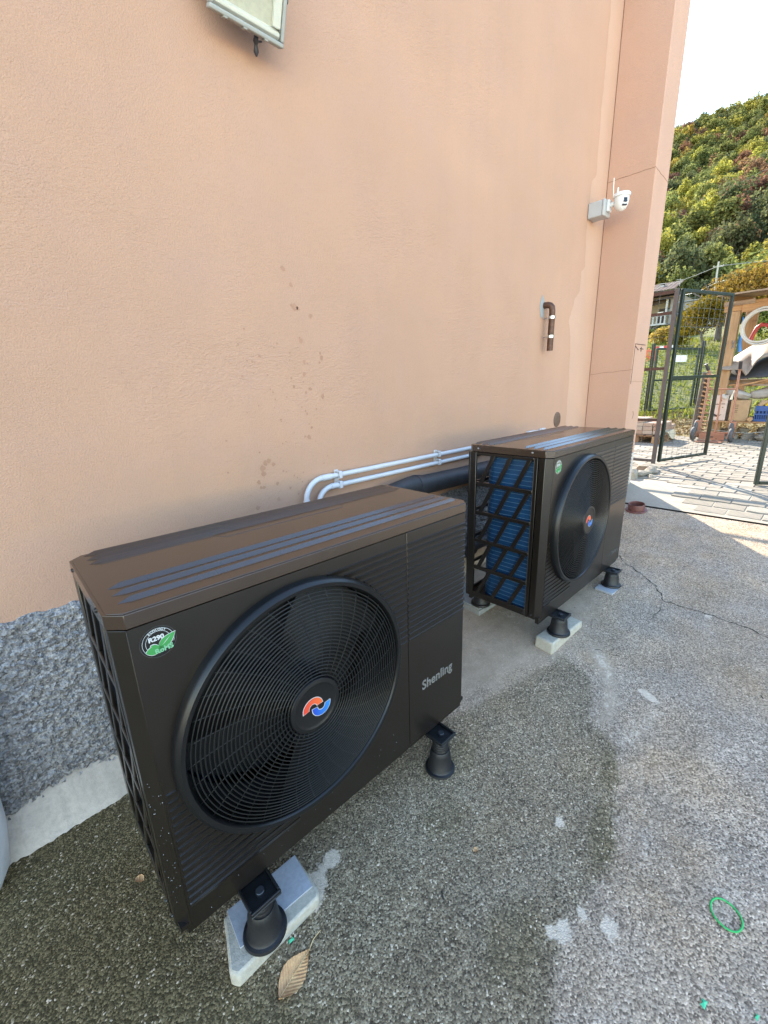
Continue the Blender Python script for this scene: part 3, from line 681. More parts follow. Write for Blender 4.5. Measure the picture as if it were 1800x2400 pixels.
    for yy, zz in ((.391, .843), (.093, .846)):
        s2 = MB(); s2.lathe([(0, .0035), (.0045, .003), (.006, 0)], 12, lambda a, b_, d, yy=yy, zz=zz: (-.002-d, yy+a, zz+b_)); s2.build('screw', M['screw'] if second else M['grille_black'], T, smooth=40)
    for yy, zz in ((.095, .014), (.045, .020)):
        s2 = MB(); s2.lathe([(0, .003), (.004, .0025), (.005, 0)], 10, lambda a, b_, d, yy=yy, zz=zz: (-.001-d, yy+a, zz+b_)); s2.build('screw', M['bolt'], T, smooth=40)
    # back lattice frame (open, so the wall shows through)
    m = MB(); m.box((.03, DB-.012, .0), (.738, DB, .03)); m.box((.03, DB-.012, .79), (.738, DB, top))
    for k in range(1, 5): m.box((.03, DB-.010, .03+.155*k-.008), (.738, DB-.001, .03+.155*k+.008))
    m.build('back_lattice', c, T)
    # coil: side leg, rounded corner, back leg
    path = [(.032, .062)]+[(.032, .300)]+[(.032+.075*(1-math.cos(a)), .30+.075*math.sin(a)) for a in [math.pi/2*i/8 for i in range(1, 9)]]+[(.70, .375)]
    th = .028; m = MB(); pin = []
    for i, (px, py) in enumerate(path):
        a = Vector(path[max(0, i-1)]); b = Vector(path[min(len(path)-1, i+1)]); d = (b-a).normalized(); pin.append((px+d.y*th, py-d.x*th))
    n = len(path)
    for zz in (.02, .818):
        m.v += [(x, y, zz) for x, y in path]; m.v += [(x, y, zz) for x, y in pin]
    for i in range(n-1): m.f += [(i, i+1, 2*n+i+1, 2*n+i), (n+i+1, n+i, 3*n+i, 3*n+i+1), (i+1, i, n+i, n+i+1), (2*n+i, 2*n+i+1, 3*n+i+1, 3*n+i)]
    m.f += [(0, 2*n, 3*n, n), (n-1, 2*n-1, 4*n-1, 3*n-1)]; m.m = [0]*len(m.f)
    coil = m.build('coil', M['fins'], T)
    m = MB()
    for k in range(33):
        z = .035+.0238*k; m.tube([(x-.0005 if i < 2 else x, y+(.0006 if i > 5 else 0), z) for i, (x, y) in enumerate(path[:12])], .0011, 4, cap=False)
    m.build('coil_lines', M['coil_line'], coil)
    # fan
    fn = lambda a, b_, d: (FX+a, -d, FZ+b_)
    m = MB(); m.lathe([(.3475, -.004), (.3475, .016), (.3445, .027), (.338, .0325), (.328, .031), (.3235, .024), (.322, .002), (.319, -.05)], 128, fn)
    m.build('fan_ring', M['grille_black'], T, smooth=35)
    m = MB(); m.lathe([(.333, -.02), (.325, -.14)], 64, fn); m.lathe([(.34, -.20), (.0, -.20)], 24, fn); m.build('fan_shroud', M['inside'], T, smooth=60)
    m = MB()
    for k in range(25):
        r = .0835+.2415*k/25.0; d = .043-.018*((r-.08)/.245)**2
        m.tube([(FX+r*math.cos(a), -d, FZ+r*math.sin(a)) for a in [2*math.pi*i/110 for i in range(110)]], .00175, 6, closed=True)
    m.build('grille_rings', M['wire_black'], T, smooth=180)
    m = MB()
    for k in range(36):
        a0 = 2*math.pi*k/36; P = []
        for i in range(9):
            t = i/8; r = .070+.253*t; d = .0405-.018*((max(r, .08)-.08)/.245)**2; a = a0+.30*t; P.append((FX+r*math.cos(a), -d, FZ+r*math.sin(a)))
        m.tube(P, .0012, 5)
    m.build('grille_spokes', M['wire_black'], T, smooth=180)
    m = MB(); m.lathe([(.079, .028), (.079, .040), (.076, .0455), (.066, .0475), (.0615, .0455), (.058, .0445), (.0, .0445)], 64, fn)
    hub = m.build('hub_cap', M['grille_black'], T, smooth=35)
    def hook(c0, a0, a1, ri, ro, e, d, mat, name):
        mm = MB(); n = 24; P = []
        for i in range(n+1): a = a0+(a1-a0)*i/n; P.append((c0[0]+(ro+e)*math.cos(a), c0[1]+(ro+e)*math.sin(a)))
        for i in range(n, -1, -1): a = a0+(a1-a0)*i/n; P.append((c0[0]+(ri-e)*math.cos(a), c0[1]+(ri-e)*math.sin(a)))
        # blunt ends extended by e
        v = [(FX+x, -.0448-d, FZ+z) for x, z in P]; k = len(P)
        mm.add(v, [(i, i+1, k-2-i, k-1-i) for i in range(n)]); return mm.build(name, mat, hub)
    ca, cb = (-.0095, -.0035), (.0165, -.0085)
    d8 = math.pi/180
    hook(ca, 190*d8, 5*d8, .0135, .0305, .0018, .0004, M['white'], 'emblem_outline'); hook(cb, -188*d8, 8*d8, .0125, .0285, .0018, .0004, M['white'], 'emblem_outline')
    hook(ca, 187*d8, 8*d8, .0135, .0305, 0, .0010, M['red'], 'emblem_hook'); hook(cb, -185*d8, 5*d8, .0125, .0285, 0, .0010, M['blue'], 'emblem_hook')
    fan = MB(); fan.lathe([(.072, .0), (.070, -.06), (.0, -.06)], 32, lambda a, b_, d: (FX+a, .035-d-.03, FZ+b_)); fo = fan.build('fan', M['inside'], T, smooth=40)
    for k in range(3):
        a0 = 2*math.pi*k/3+.42+(.5 if second else 0); bm_ = MB(); nr, na = 8, 10
        for i in range(nr+1):
            r = .065+(.315-.065)*i/nr; sweep = .15*i/nr
            for j in range(na+1):
                u = j/na; a = a0-sweep+u*(1.15-.25*i/nr); d = .045+.085*u-.02*math.sin(math.pi*u); bm_.v.append((FX+r*math.cos(a), d, FZ+r*math.sin(a)))
        for i in range(nr):
            for j in range(na): q = i*(na+1)+j; bm_.f.append((q, q+1, q+na+2, q+na+1)); bm_.m.append(0)
        bm_.build('blade', M['fan_grey'], fo, smooth=180, recalc=False)
    # sticker
    sc = (.0775, .7785); rs = .0335
    mt = MB(); mt.lathe([(.0, .0006), (rs, .0006), (rs, -.0005)], 40, lambda a, b_, d: (sc[0]+a, -d, sc[1]+b_)); st = mt.build('sticker', M['sticker_sheen'] if second else M['sticker'], T, recalc=True)
    def arc(r, a0, a1, w_, d, mat, name):
        mm = MB(); n = 30; v = []
        for i in range(n+1): a = a0+(a1-a0)*i/n; v += [(sc[0]+r*math.cos(a), -d, sc[1]+r*math.sin(a)), (sc[0]+(r-w_)*math.cos(a), -d, sc[1]+(r-w_)*math.sin(a))]
        mm.add(v, [(2*i, 2*i+1, 2*i+3, 2*i+2) for i in range(n)]); return mm.build(name, mat, st)
    arc(.0300, -20*d8, 225*d8, .0007, .0010, M['white'], 'sticker_ring'); arc(.0238, 10*d8, 215*d8, .0007, .0010, M['white'], 'sticker_ring')
    arc(.0345, 0, 359.9*d8, .0006, .0009, M['logo_faint'], 'sticker_edge')
    def leafp(base, tip, wdt, d, mat, name):
        mm = MB(); b = Vector(base); t = Vector(tip); ax = t-b; L = ax.length; ax.normalize(); nx = Vector((-ax.y, ax.x)); P = []
        n = 14
        for i in range(n+1): u = i/n; P.append(b+ax*(L*u)+nx*(wdt*math.sin(math.pi*u**.8)))
        for i in range(n-1, 0, -1): u = i/n; P.append(b+ax*(L*u)-nx*(wdt*math.sin(math.pi*u**.8)))
        mm.add([(sc[0]+q.x, -d, sc[1]+q.y) for q in P], [tuple(range(len(P)))]); return mm.build(name, mat, st)
    for e, d, mt_ in ((.0012, .0012, M['white']), (0, .0017, M['green'])):
        leafp((-.002, -.016-e), (.0335+e, .010+e), .0100+e, d, mt_, 'leaf'); leafp((-.0255-e, -.0150), (.010+e, -.0165), .0095+e, d, mt_, 'leaf'); leafp((-.0150-e, -.0035+e), (.001, -.013), .0040+e, d+.0003, mt_, 'leaf')
    leafp((.006, -.010), (.024, .006), .0006, .0022, M['white'], 'leaf_vein')
    RX = Matrix.Rotation(math.pi/2, 4, 'X')
    def txt(s_, size, x, z, mat, off, name, d=.0024, ex=.0001, par=None, rz=0, sp=1, sx=1):
        return text_mesh(s_, size, mat, name, par or st, Matrix.Translation((x, -d, z)) @ RX @ Matrix.Rotation(rz, 4, 'Z') @ Matrix.Diagonal((sx, 1, 1, 1)), off, 0, ex, sp)
    txt('R290', .0140, sc[0]-.003, sc[1]+.0045, M['white'], .0006, 'sticker_text', .0016)
    txt('RoHS', .0150, sc[0]+.008, sc[1]-.0235, M['green_dark'], .0006, 'sticker_text', .0028, rz=.06)
    for i, ch_ in enumerate('ECOLOGY'):
        a = (90+33-11*i)*d8; txt(ch_, .0068, sc[0]+.0247*math.cos(a), sc[1]+.0247*math.sin(a), M['white'], .0002, 'sticker_text', .0014, rz=a-math.pi/2)
    # brand lettering on the service panel
    if not second:
        txt('Shenling', .0545, .9615, .1975, M['logo_grey'], .0013, 'brand_lettering', .0006, .0005, sp, sp=1.04, sx=.93)
    else:
        txt('Shenling', .040, 1.015, .066, M['logo_faint'], .0008, 'brand_lettering', .0006, .0005, sp)
        mm = MB(); mm.lathe([(.0165, .0008), (.0095, .0008)], 8, lambda a, b_, d: (.905+a, -d, .078+b_)); mm.build('brand_mark', M['logo_faint'], sp)
    # feet
    for (fx, fy), fz in zip(((.19, -.025), (.95, -.025), (.19, .470), (.95, .470)), footz):
        front = fy < 0; zt = -.034; top_ = zt-.006
        fm = MB(); h = top_-fz; hb = min(.098, h-.006)
        fnf = lambda a, b_, d, fx=fx, fy=fy, fz=fz: (fx+a, fy+b_, fz+d)
        fm.lathe([(0, 0), (.058, 0), (.060, .004), (.058, .012), (.050, .014), (.0455, .020), (.040, hb*.8), (.0375, hb-.006), (.034, hb), (.030, hb), (0, hb)], 40, fnf)
        foot = fm.build('rubber_foot', M['rubber'], T, smooth=35)
        nk = MB(); k = max(1, int((h-hb)/.009)); pr = []
        for i in range(k): z0_ = hb-.004+(h-hb+.004)*i/k; z1_ = hb-.004+(h-hb+.004)*(i+1)/k; pr += [(.029, z0_), (.032, (z0_+z1_)/2), (.029, z1_)]
        nk.lathe(pr, 28, fnf); nk.build('foot_neck', M['rubber'], foot, smooth=60)
        br = MB(); s = 1 if front else -1; w2 = .043; t0 = fy-s*.043; t1 = fy+s*.05
        a, b_ = min(t0, t1), max(t0, t1)
        br.box((fx-w2, a, zt-.006), (fx+w2, b_, zt)); yy0, yy1 = (a, a+.008) if front else (b_-.008, b_)
        br.box((fx-w2, yy0, zt+.0005), (fx+w2, yy1, zt+.010)); br.box((fx-w2, a+.0085, zt+.0005), (fx-w2+.007, b_, zt+.009)); br.box((fx+w2-.007, a+.0085, zt+.0005), (fx+w2, b_, zt+.009))
        bk = br.build('foot_bracket', M['grille_black'] if not second else M['rubber'], T, bevel=.0035, seg=3)
        bo = MB(); bo.lathe([(0, .012), (.010, .012), (.0115, .0105), (.0115, .0)], 18, lambda p, q, d, fx=fx, fy=fy: (fx+p, fy-.004*s+q, zt+d)); bo.build('bolt', M['bolt'], bk, smooth=40)
    if not second:
        dm = MB(); rr = random.Random(3)
        for _ in range(70):
            if rr.random() < .6: q = (rr.uniform(.002, .026),); x, y = q[0], CH-q[0]-.0006; z = rr.uniform(.0, .45)**1.0
            else: x, y, z = rr.uniform(.03, .75), -.0007, rr.uniform(.01, .11)
            s_ = rr.uniform(.0004, .0012); b0 = Vector((x, y, z)); dm.add([b0+Vector(v)*s_ for v in ((1, 0, 0), (-1, 0, 0), (0, -1, 0), (0, .5, 0), (0, 0, 1), (0, 0, -1.3))], [(0, 4, 2), (2, 4, 1), (0, 2, 5), (2, 1, 5)])
        o = dm.build('water_drops', M['slate'], T); o['kind'] = 'stuff'
    return T
hp1 = heat_pump((-.056, -.680, .1527), (-.0002, .0074, -.0021), 'dark bronze heat pump nearest the camera with black and green sticker and grey lettering', (-.183, -.198, -.231, -.195), False)
hp2 = heat_pump((1.6807, -.6974, .2549), (.0045, .0004, .0021), 'dark bronze heat pump farther away with its blue coil showing through the side lattice', (-.138, -.135, -.150, -.138), True)
# ------------------------------------------------------------------ pads under the feet
def slab_at(name, poly, z0, z1, mat, label, cat, bevel=.006, group=None, top_in=.0, parent=None):
    m = MB(); cx = sum(p[0] for p in poly)/len(poly); cy = sum(p[1] for p in poly)/len(poly)
    n = len(poly); lo = [(x, y, (z0 if not callable(z0) else z0(x))) for x, y in poly]; hi = [(cx+(x-cx)*(1-top_in), cy+(y-cy)*(1-top_in), z1) for x, y in poly]
    m.add([(x-cx, y-cy, z) for x, y, z in lo]+[(x-cx, y-cy, z) for x, y, z in hi], [tuple(range(n))[::-1], tuple(range(n, 2*n))]+[(i, (i+1) % n, n+(i+1) % n, n+i) for i in range(n)])
    o = m.build(name, mat, parent, bevel=bevel); o.location = (cx, cy, 0)
    if label: tag(o, label, cat, group)
    return o
zb = lambda x: gz(x)-.004
slab_at('concrete_block', [(.021, -.718), (.035, -.740), (.286, -.742), (.300, -.725), (.302, -.592), (.060, -.588), (.046, -.640)], zb, -.0362, M['block'], 'broken pale concrete block under the front left foot of the nearest heat pump', 'block', .007, 'concrete blocks under the heat pumps', .01)
slab_at('slate_tile', [(.064, -.694), (.287, -.708), (.297, -.592), (.074, -.585)], -.0355, -.0298, M['slate'], 'blue grey slate tile lying on the broken concrete block', 'tile', .001, 'slate tiles under the feet')
slab_at('concrete_block', [(1.755, -.645), (1.742, -.752), (2.075, -.770), (2.088, -.668)], zb, .1172, M['block'], 'pale squared concrete block under the front left foot of the farther heat pump', 'block', .009, 'concrete blocks under the heat pumps', .03)
slab_at('slate_tile', [(2.525, -.660), (2.508, -.772), (2.712, -.782), (2.722, -.668)], lambda x: gz(x)-.002, .1195, M['slate'], 'thin slate tile under the front right foot of the farther heat pump', 'tile', .001, 'slate tiles under the feet')
slab_at('stone_slab', [(1.806, -.262), (2.06, -.283), (2.075, .02), (1.835, .03)], zb, .092, M['slab'], 'grey stone slab under the rear left foot of the farther heat pump', 'slab', .006)
slab_at('stone_slab_upper', [(1.808, -.255), (2.055, -.275), (2.07, .015), (1.838, .025)], .0925, .105, M['slab'], 'thin stone slab on the thicker slab under the rear left foot', 'slab', .004).name = 'stone_slab'
# ------------------------------------------------------------------ things lying on the ground
lf = thing('fallen_leaf', (.150, -.823, gz(.15)+.006), 'large dry brown leaf with a long stalk lying in front of the broken block', 'leaf', 'fallen leaves', (.08, .10, math.atan2(.024, .104)-math.pi/2))
m = MB(); n = 16; L = .112; half = []
for i in range(n+1):
    u = i/n; half.append((.0315*math.sin(math.pi*min(1, u*1.0)**.85)*(1+.05*(i % 2)), -L*.5+L*u))
for s in (-1, 1):
    v = []
    for i, (hw, y) in enumerate(half):
        for k in range(4): t = k/3; v.append((s*hw*t, y, .007*t*t*(1-.5*math.sin(y*60+s))+.003*math.sin(y*45)))
    m.add(v, [((i*4+k), (i*4+k+1), (i+1)*4+k+1, (i+1)*4+k) for i in range(n) for k in range(3)])
m.build('blade', M['dry_leaf'], lf, smooth=180)
m = MB(); m.tube([(0, -L*.5, .002), (0, 0, .003), (0, L*.5, .003), (-.004, L*.5+.02, .008), (.001, L*.5+.045, .012)], [.0005, .0010, .0014, .0012, .0009], 6); m.build('midrib', M['leaf_vein'], lf, smooth=60)
def small_leaf(x, y, rz, s, label, mat='dry_leaf'):
    m = MB(); P = [(0, -.5), (.28, -.25), (.36, .05), (.2, .35), (0, .5), (-.22, .33), (-.34, .02), (-.25, -.3)]
    m.add([(px*s, py*s, .004+abs(px)*s*.5) for px, py in P]+[(0, 0, .003)], [(i, (i+1) % 8, 8) for i in range(8)])
    o = m.build('fallen_leaf', M[mat], None, smooth=180, loc=(x, y, gz(x)), rot=(0, 0, rz)); tag(o, label, 'leaf', 'fallen leaves')
small_leaf(-.083, -.263, .6, .034, 'small brown leaf on the dark mossy concrete left of the nearest heat pump')
small_leaf(.731, -.99, 1.2, .022, 'tiny yellowish leaf on the damp concrete in front of the nearest heat pump')
m = MB(); P = []
cxr, cyr = 1.062, -1.588
for i in range(64):
    a = 2*math.pi*i/64; e = .0355*(1+.03*math.sin(2*a+.6)); P.append((e*1.0*math.cos(a), e*math.sin(a), .0035+.0012*math.sin(3*a)))
o = m.tube(P, .0026, 8, closed=True).build('rubber_band', M['green_rubber'], None, smooth=180, loc=(cxr, cyr, gz(cxr)), rot=(0, -.1, .2)); tag(o, 'green rubber ring lying on the concrete at the right edge', 'ring')
for (x, y, s, lb) in ((.824, -1.584, .011, 'green plastic scrap on the concrete near the bottom right edge'), (.883, -1.676, .007, 'smallest green scrap in the bottom right corner'), (.182, -.752, .009, 'green scrap on the ground beside the broken block')):
    m = MB(); m.add([(-s, -s*.4, 0), (s*.9, -s*.6, .002), (s*.6, s*.5, .003), (-.2*s, s*.25, .001), (-s*.7, s*.5, .002), (0, 0, .006)], [(0, 1, 5), (1, 2, 5), (2, 3, 5), (3, 4, 5), (4, 0, 5)])
    o = m.build('plastic_scrap', M['green_scrap'], None, loc=(x, y, gz(x)+.001)); tag(o, lb, 'scrap', 'green plastic scraps')
dr = thing('plastic_drum', (-.475, .065, gz(-.5)), 'white plastic drum standing by the plinth at the left edge', 'drum')
P = [(0, 0), (.08, 0), (.13, .025), (.158, .07), (.168, .13), (.160, .19), (.13, .24), (.06, .27), (.0, .275)]
m = MB(); m.lathe([(r*.78, z*3.1) for r, z in P], 40); m.build('body', M['bucket'], dr, smooth=60)
m = MB(); m.lathe([(.0, .90), (.032, .90), (.034, .895), (.034, .845)], 24); m.build('cap', M['bucket'], dr, smooth=40)
co = thing('pipe_collar', (3.93, -.46, gz(3.93)), 'red brown plastic pipe collar standing on the concrete beyond the farther heat pump', 'pipe collar', None, (0, -.13, 0))
m = MB(); m.lathe([(.055, .004), (.058, .062), (.064, .064), (.066, .060), (.066, .012)], 32); m.build('socket', M['collar'], co, smooth=40)
m = MB(); m.lathe([(.055, .0), (.085, .0), (.087, .006), (.083, .011), (.055, .012)], 32); m.build('flange', M['collar'], co, smooth=40)
# loose stones and rubble against the pier
def rock(x, y, z, rx, ry, rz_, label, seed, cat='stone', group='loose field stones'):
    bm = bmesh.new(); bmesh.ops.create_icosphere(bm, subdivisions=2, radius=1); rr = random.Random(seed); ph = [rr.uniform(0, 6) for _ in range(6)]
    for v in bm.verts:
        c = v.co; k = 1+.16*math.sin(c.x*3+ph[0])+.14*math.sin(c.y*3.7+ph[1])+.12*math.sin(c.z*4+ph[2])+rr.uniform(-.05, .05); v.co = (c.x*rx*k, c.y*ry*k, max(-.6, c.z)*rz_*k)
    me = bpy.data.meshes.new('field_stone'); bm.to_mesh(me); bm.free(); me.materials.append(M['rock']); o = bpy.data.objects.new('field_stone', me); COL.objects.link(o)
    o.location = (x, y, z); o.rotation_euler = (0, 0, rr.uniform(0, 6)); tag(o, label, cat, group); return o
rock(4.86, -.10, .42, .10, .09, .07, 'rounded grey stone against the foot of the pier', 1)
rock(5.06, -.16, .41, .13, .07, .045, 'flat stone in the rubble ledge below the gate post', 2)
rock(5.26, -.20, .41, .11, .06, .045, 'flat stone nearest the gate post in the rubble ledge', 3)
rock(5.02, -.27, .395, .07, .04, .02, 'small chip of stone in front of the rubble ledge', 4)
rock(5.42, -.12, .42, .12, .10, .05, 'broken stone under the gate post', 5)
# ------------------------------------------------------------------ fixtures on the wall
fl = thing('floodlight', (.831, .087, 2.734), 'grey framed LED floodlight tilted on the wall above the heat pumps', 'floodlight', None, (rad(24), 0, 0))
hw, hh, dp = .137, .20, .030    # panel faces -y and a little downwards
m = MB(); fw = .014
for a in ((-hw, -hh, hw, -hh+fw), (-hw, hh-fw, hw, hh), (-hw, -hh+fw, -hw+fw, hh-fw), (hw-fw, -hh+fw, hw, hh-fw)): m.box((a[0], -.030, a[1]+.10), (a[2], .0, a[3]+.10))
m.build('frame', M['flood_frame'], fl, bevel=.004)
m = MB(); m.box((-hw+fw, -.004, -hh+fw+.10), (hw-fw, -.001, hh-fw+.10)); m.build('led_panel', M['flood_panel'], fl)
m = MB()
for (a, b, c, d) in ((-hw+fw, -hh+fw, hw-fw, -hh+fw+.030), (-hw+fw, hh-fw-.03, hw-fw, hh-fw), (-hw+fw, -.014, hw-fw-.03, .014)):
    m.add([(a, -.0045, b+.10), (c, -.0045, b+.10), (c, -.0045, d+.10), (a, -.0045, d+.10), (a+.002, -.022, (b+d)/2-.005+.10), (c-.002, -.022, (b+d)/2-.005+.10), (c-.002, -.022, (b+d)/2+.005+.10), (a+.002, -.022, (b+d)/2+.005+.10)], [(0, 1, 5, 4), (1, 2, 6, 5), (2, 3, 7, 6), (3, 0, 4, 7), (4, 5, 6, 7)])
m.box((hw-fw-.030, -.020, -hh+fw+.031+.10), (hw-fw, -.0045, hh-fw-.031+.10)); m.build('reflector', M['flood_rib'], fl, bevel=.002)
m = MB(); m.box((-hw+.010, -.0275, -hh+.010+.10), (hw-.010, -.0255, hh-.010+.10)); m.build('cover_glass', M['glass'], fl)
m = MB(); m.box((-hw+.012, .001, -hh+.03+.10), (hw-.012, .018, hh-.03+.10)); m.build('housing', M['black_plastic'], fl, bevel=.006)
m = MB()
for x in (-.09, -.02, .06): m.box((x, -.034, -hh-.004+.10), (x+.012, -.006, -hh-.0003+.10))
m.build('frame_clip', M['flood_frame'], fl)
m = MB(); m.box((-.165, -.012, -.02), (-.139, .10, .012)); m.box((.139, -.012, .02), (.150, .12, .05)); m.box((-.06, .019, .02), (.06, .14, .05)); m.build('bracket', M['black_plastic'], fl, bevel=.003)
m = MB(); m.tube([(.045, .006, -.098), (.045, .006, -.112), (.046, .006, -.120)], [.008, .010, .006], 8); m.tube([(.046, .006, -.118), (.048, .004, -.138), (.049, .002, -.150)], [.005, .010, .003], 8); m.tube([(.045, .006, -.112), (.068, .008, -.104)], .003, 6)
m.build('cable_gland', M['black_plastic'], fl, smooth=50)
# junction box with camera
jb = thing('junction_box', (3.99, .122, 2.785), 'grey square junction box on the wall near the pier', 'box')
m = MB(); m.box((-.062, -.037, -.058), (.062, .0765, .058)); m.build('base', M['box_grey'], jb, bevel=.008)
m = MB(); m.box((-.064, -.058, -.060), (.064, -.0375, .060)); m.build('cover', M['box_grey'], jb, bevel=.006)
cm = thing('security_camera', (4.00, .060, 2.80), 'white dome security camera with two short antennas fixed to the junction box', 'camera')
m = MB(); m.box((-.030, -.016, -.042), (.030, .0035, .042)); m.tube([(0, -.016, 0), (0, -.045, .006)], .018, 14); m.build('mount', M['cam_white'], cm, bevel=.004)
fnc = lambda a, b, d: (a, -.098+b, d)
m = MB(); m.lathe([(0, .062), (.058, .062), (.063, .056), (.063, .038), (.058, .036), (0, .036)], 36, fnc); m.build('hood', M['cam_white'], cm, smooth=40)
m = MB(); m.lathe([(.054, .036), (.055, .010), (.050, -.020), (.038, -.045), (.020, -.060), (0, -.064)], 36, fnc); bd = m.build('dome', M['cam_white'], cm, smooth=60)
cdir = Vector((-.62, -.78, 0)).normalized(); cx_ = Vector((-cdir.y, cdir.x, 0))
def onball(u, v, r): 
    p = (cdir*1.0+cx_*u+Vector((0, 0, v))).normalized(); return (p.x*r, -.098+p.y*r, p.z*r*1.04-.004)
m = MB(); m.add([onball(u, v, .0605) for u, v in ((-.26, -.18), (.26, -.18), (.26, .36), (-.26, .36))]+[onball(u, v, .048) for u, v in ((-.26, -.18), (.26, -.18), (.26, .36), (-.26, .36))], [(0, 1, 2, 3), (0, 4, 5, 1), (1, 5, 6, 2), (2, 6, 7, 3), (3, 7, 4, 0)]); m.build('lens_window', M['cam_dark'], cm)
m = MB(); P = [onball(-.36+.72*i/6, -.52-.05*math.sin(i*.5), .0565) for i in range(7)]; m.tube(P, .006, 8); m.build('infrared_bar', M['cam_dark'], cm, smooth=60)
for (x, y, r, l, t) in ((-.045, -.050, .0035, .125, -.02), (.005, -.060, .006, .075, .0)):
    m = MB(); m.tube([(x, y, .04), (x+t, y, .04+l*.5), (x+t*1.3, y, .04+l)], r, 8); m.build('antenna', M['cam_white'], cm, smooth=60)
# rusty vent pipe with two clamps
rp = thing('rusty_pipe', (3.285, .2, 2.0), 'short rusty brown pipe elbow coming out of the wall, held by two clamps', 'pipe')
m = MB(); rpx = [(-.02, -.002, .0), (-.02, -.03, .006), (-.014, -.052, .0), (-.008, -.062, -.022), (-.002, -.065, -.06), (.0, -.065, -.12), (.0, -.065, -.31)]
rpx = [(-.01, .01, .0), (-.008, -.03, .0), (-.004, -.05, -.006), (-.001, -.062, -.02), (0, -.066, -.045), (0, -.066, -.12), (0, -.066, -.34)]
m.tube(rpx, .0235, 16); m.build('pipe', M['rust'], rp, smooth=50)
for z in (-.095, -.235):
    m = MB(); m.lathe([(.0245, -.010), (.027, -.010), (.027, .010), (.0245, .010)], 20, lambda a, b, d, z=z: (a, -.066+b, z+d)); m.box((.024, -.074, z-.009), (.038, -.058, z+.009)); m.box((-.038, -.074, z-.009), (-.024, -.058, z+.009)); m.tube([(-.0, -.041, z), (-.0, .002, z)], .004, 8)
    m.build('clamp', M['chrome'], rp, smooth=40)
vc = thing('vent_cover', (3.648, .2, 1.09), 'round brown vent cover on the wall above the farther heat pump', 'vent cover')
m = MB(); m.lathe([(0, .006), (.058, .006), (.066, .003), (.068, .0)], 36, lambda a, b, d: (a, -d-.0005, b)); m.build('cover', M['vent_brown'], vc, smooth=40)
# white conduits and clips
def conduit(z, xb, rbend, zdown, x1, label, yoff=.17):
    c = thing('white_conduit', (xb, yoff, z), label, 'conduit', 'white conduits along the wall')
    r = .0130
    m = MB(); P = [(0, 0, -rbend-zdown), (0, 0, -rbend-.01)]; m.tube(P, r, 16); m.build('lower_pipe', M['white_pvc'], c, smooth=50)
    m = MB(); m.tube([(rbend*(1-math.cos(a)), 0, -rbend+rbend*math.sin(a)) for a in [math.pi/2*i/14 for i in range(15)]], r*1.03, 16); m.build('bend', M['white_pvc'], c, smooth=50)
    m = MB(); m.tube([(rbend, 0, 0), (x1-xb, 0, .006)], r, 16); m.build('straight_pipe', M['white_pvc'], c, smooth=50)
    for p0, p1 in (((0, 0, -rbend-.045), (0, 0, -rbend+.004)), ((rbend-.004, 0, 0), (rbend+.055, 0, 0))):
        m = MB(); m.tube([p0, p1], r*1.22, 18); m.build('coupling', M['white_pvc'], c, smooth=50)
    return c
conduit(.992, .935, .10, .45, 3.02, 'upper white conduit curving down behind the nearest heat pump')
conduit(.940, 1.005, .085, .40, 3.00, 'lower white conduit running under the other white conduit')
for x, zc, lb in ((1.140, .968, 'white double pipe clip nearest the conduit bends'), (1.935, .974, 'white double pipe clip midway along the conduits'), (2.72, .975, 'white double pipe clip behind the farther heat pump')):
    c = thing('pipe_clip', (x, .2, zc), lb, 'pipe clip', 'double pipe clips')
    m = MB()
    m.box((-.011, -.012, -.048), (.011, -.001, .048))
    for zz in (.026, -.026):
        m.box((-.0105, -.046, zz-.0185), (.0105, -.0125, zz-.0145)); m.box((-.0105, -.046, zz+.0145), (.0105, -.0125, zz+.0185)); m.box((-.0100, -.049, zz-.018), (.0100, -.0463, zz+.018))
    m.build('clip', M['white_pvc'], c, bevel=.002)
c = thing('wall_bracket', (3.30, .2, 1.025), 'white plastic bracket on the wall above the farther heat pump lid', 'bracket')
m = MB(); m.box((-.20, -.03, -.012), (-.08, -.001, .010)); m.box((.02, -.03, -.004), (.085, -.001, .014)); m.box((-.08, -.026, -.008), (.02, -.001, .004)); m.build('rail', M['white_pvc'], c, bevel=.003)
# black insulated pipes
bp = thing('insulated_pipe', (1.66, .125, .83), 'thick black insulated pipe with a taped joint between the two heat pumps', 'pipe', 'black insulated pipes')
m = MB(); m.tube([(-.42, -.09, -.16), (-.36, -.085, -.06), (-.29, -.05, .0), (-.20, -.015, .018), (-.05, 0, .020), (.02, 0, .012)], [.045, .045, .043, .046, .056, .066], 24); m.build('elbow', M['black_pvc'], bp, smooth=50)
m = MB(); m.tube([(.0, 0, .012), (.03, 0, .008), (.05, 0, .008)], [.068, .0685, .066], 24); m.build('joint', M['black_pvc'], bp, smooth=50)
m = MB(); m.tube([(.04, 0, .008), (.45, .0, .0), (.85, .0, -.002), (1.1, -.02, -.004), (1.3, -.2, -.01)], .0595, 24); m.build('straight', M['black_pvc'], bp, smooth=50)
m = MB(); m.tube([(-.255, -.03, .010), (-.235, -.024, .014)], [.0475, .0475], 20); m.build('tape_band', M['black_pvc'], bp, smooth=50)
bq = thing('insulated_pipe', (2.0, .115, .295), 'lower black insulated pipe near the ground behind the heat pumps', 'pipe', 'black insulated pipes')
m = MB(); m.tube([(-.75, 0, -.06), (-.3, 0, -.01), (.17, 0, .01), (.23, 0, .0)], .066, 24); m.build('pipe', M['black_pvc'], bq, smooth=50)
m = MB(); m.tube([(.22, 0, .0), (.5, 0, .0), (.8, -.01, 0), (.95, -.1, .01)], .045, 20); m.build('pipe_end', M['black_pvc'], bq, smooth=50)
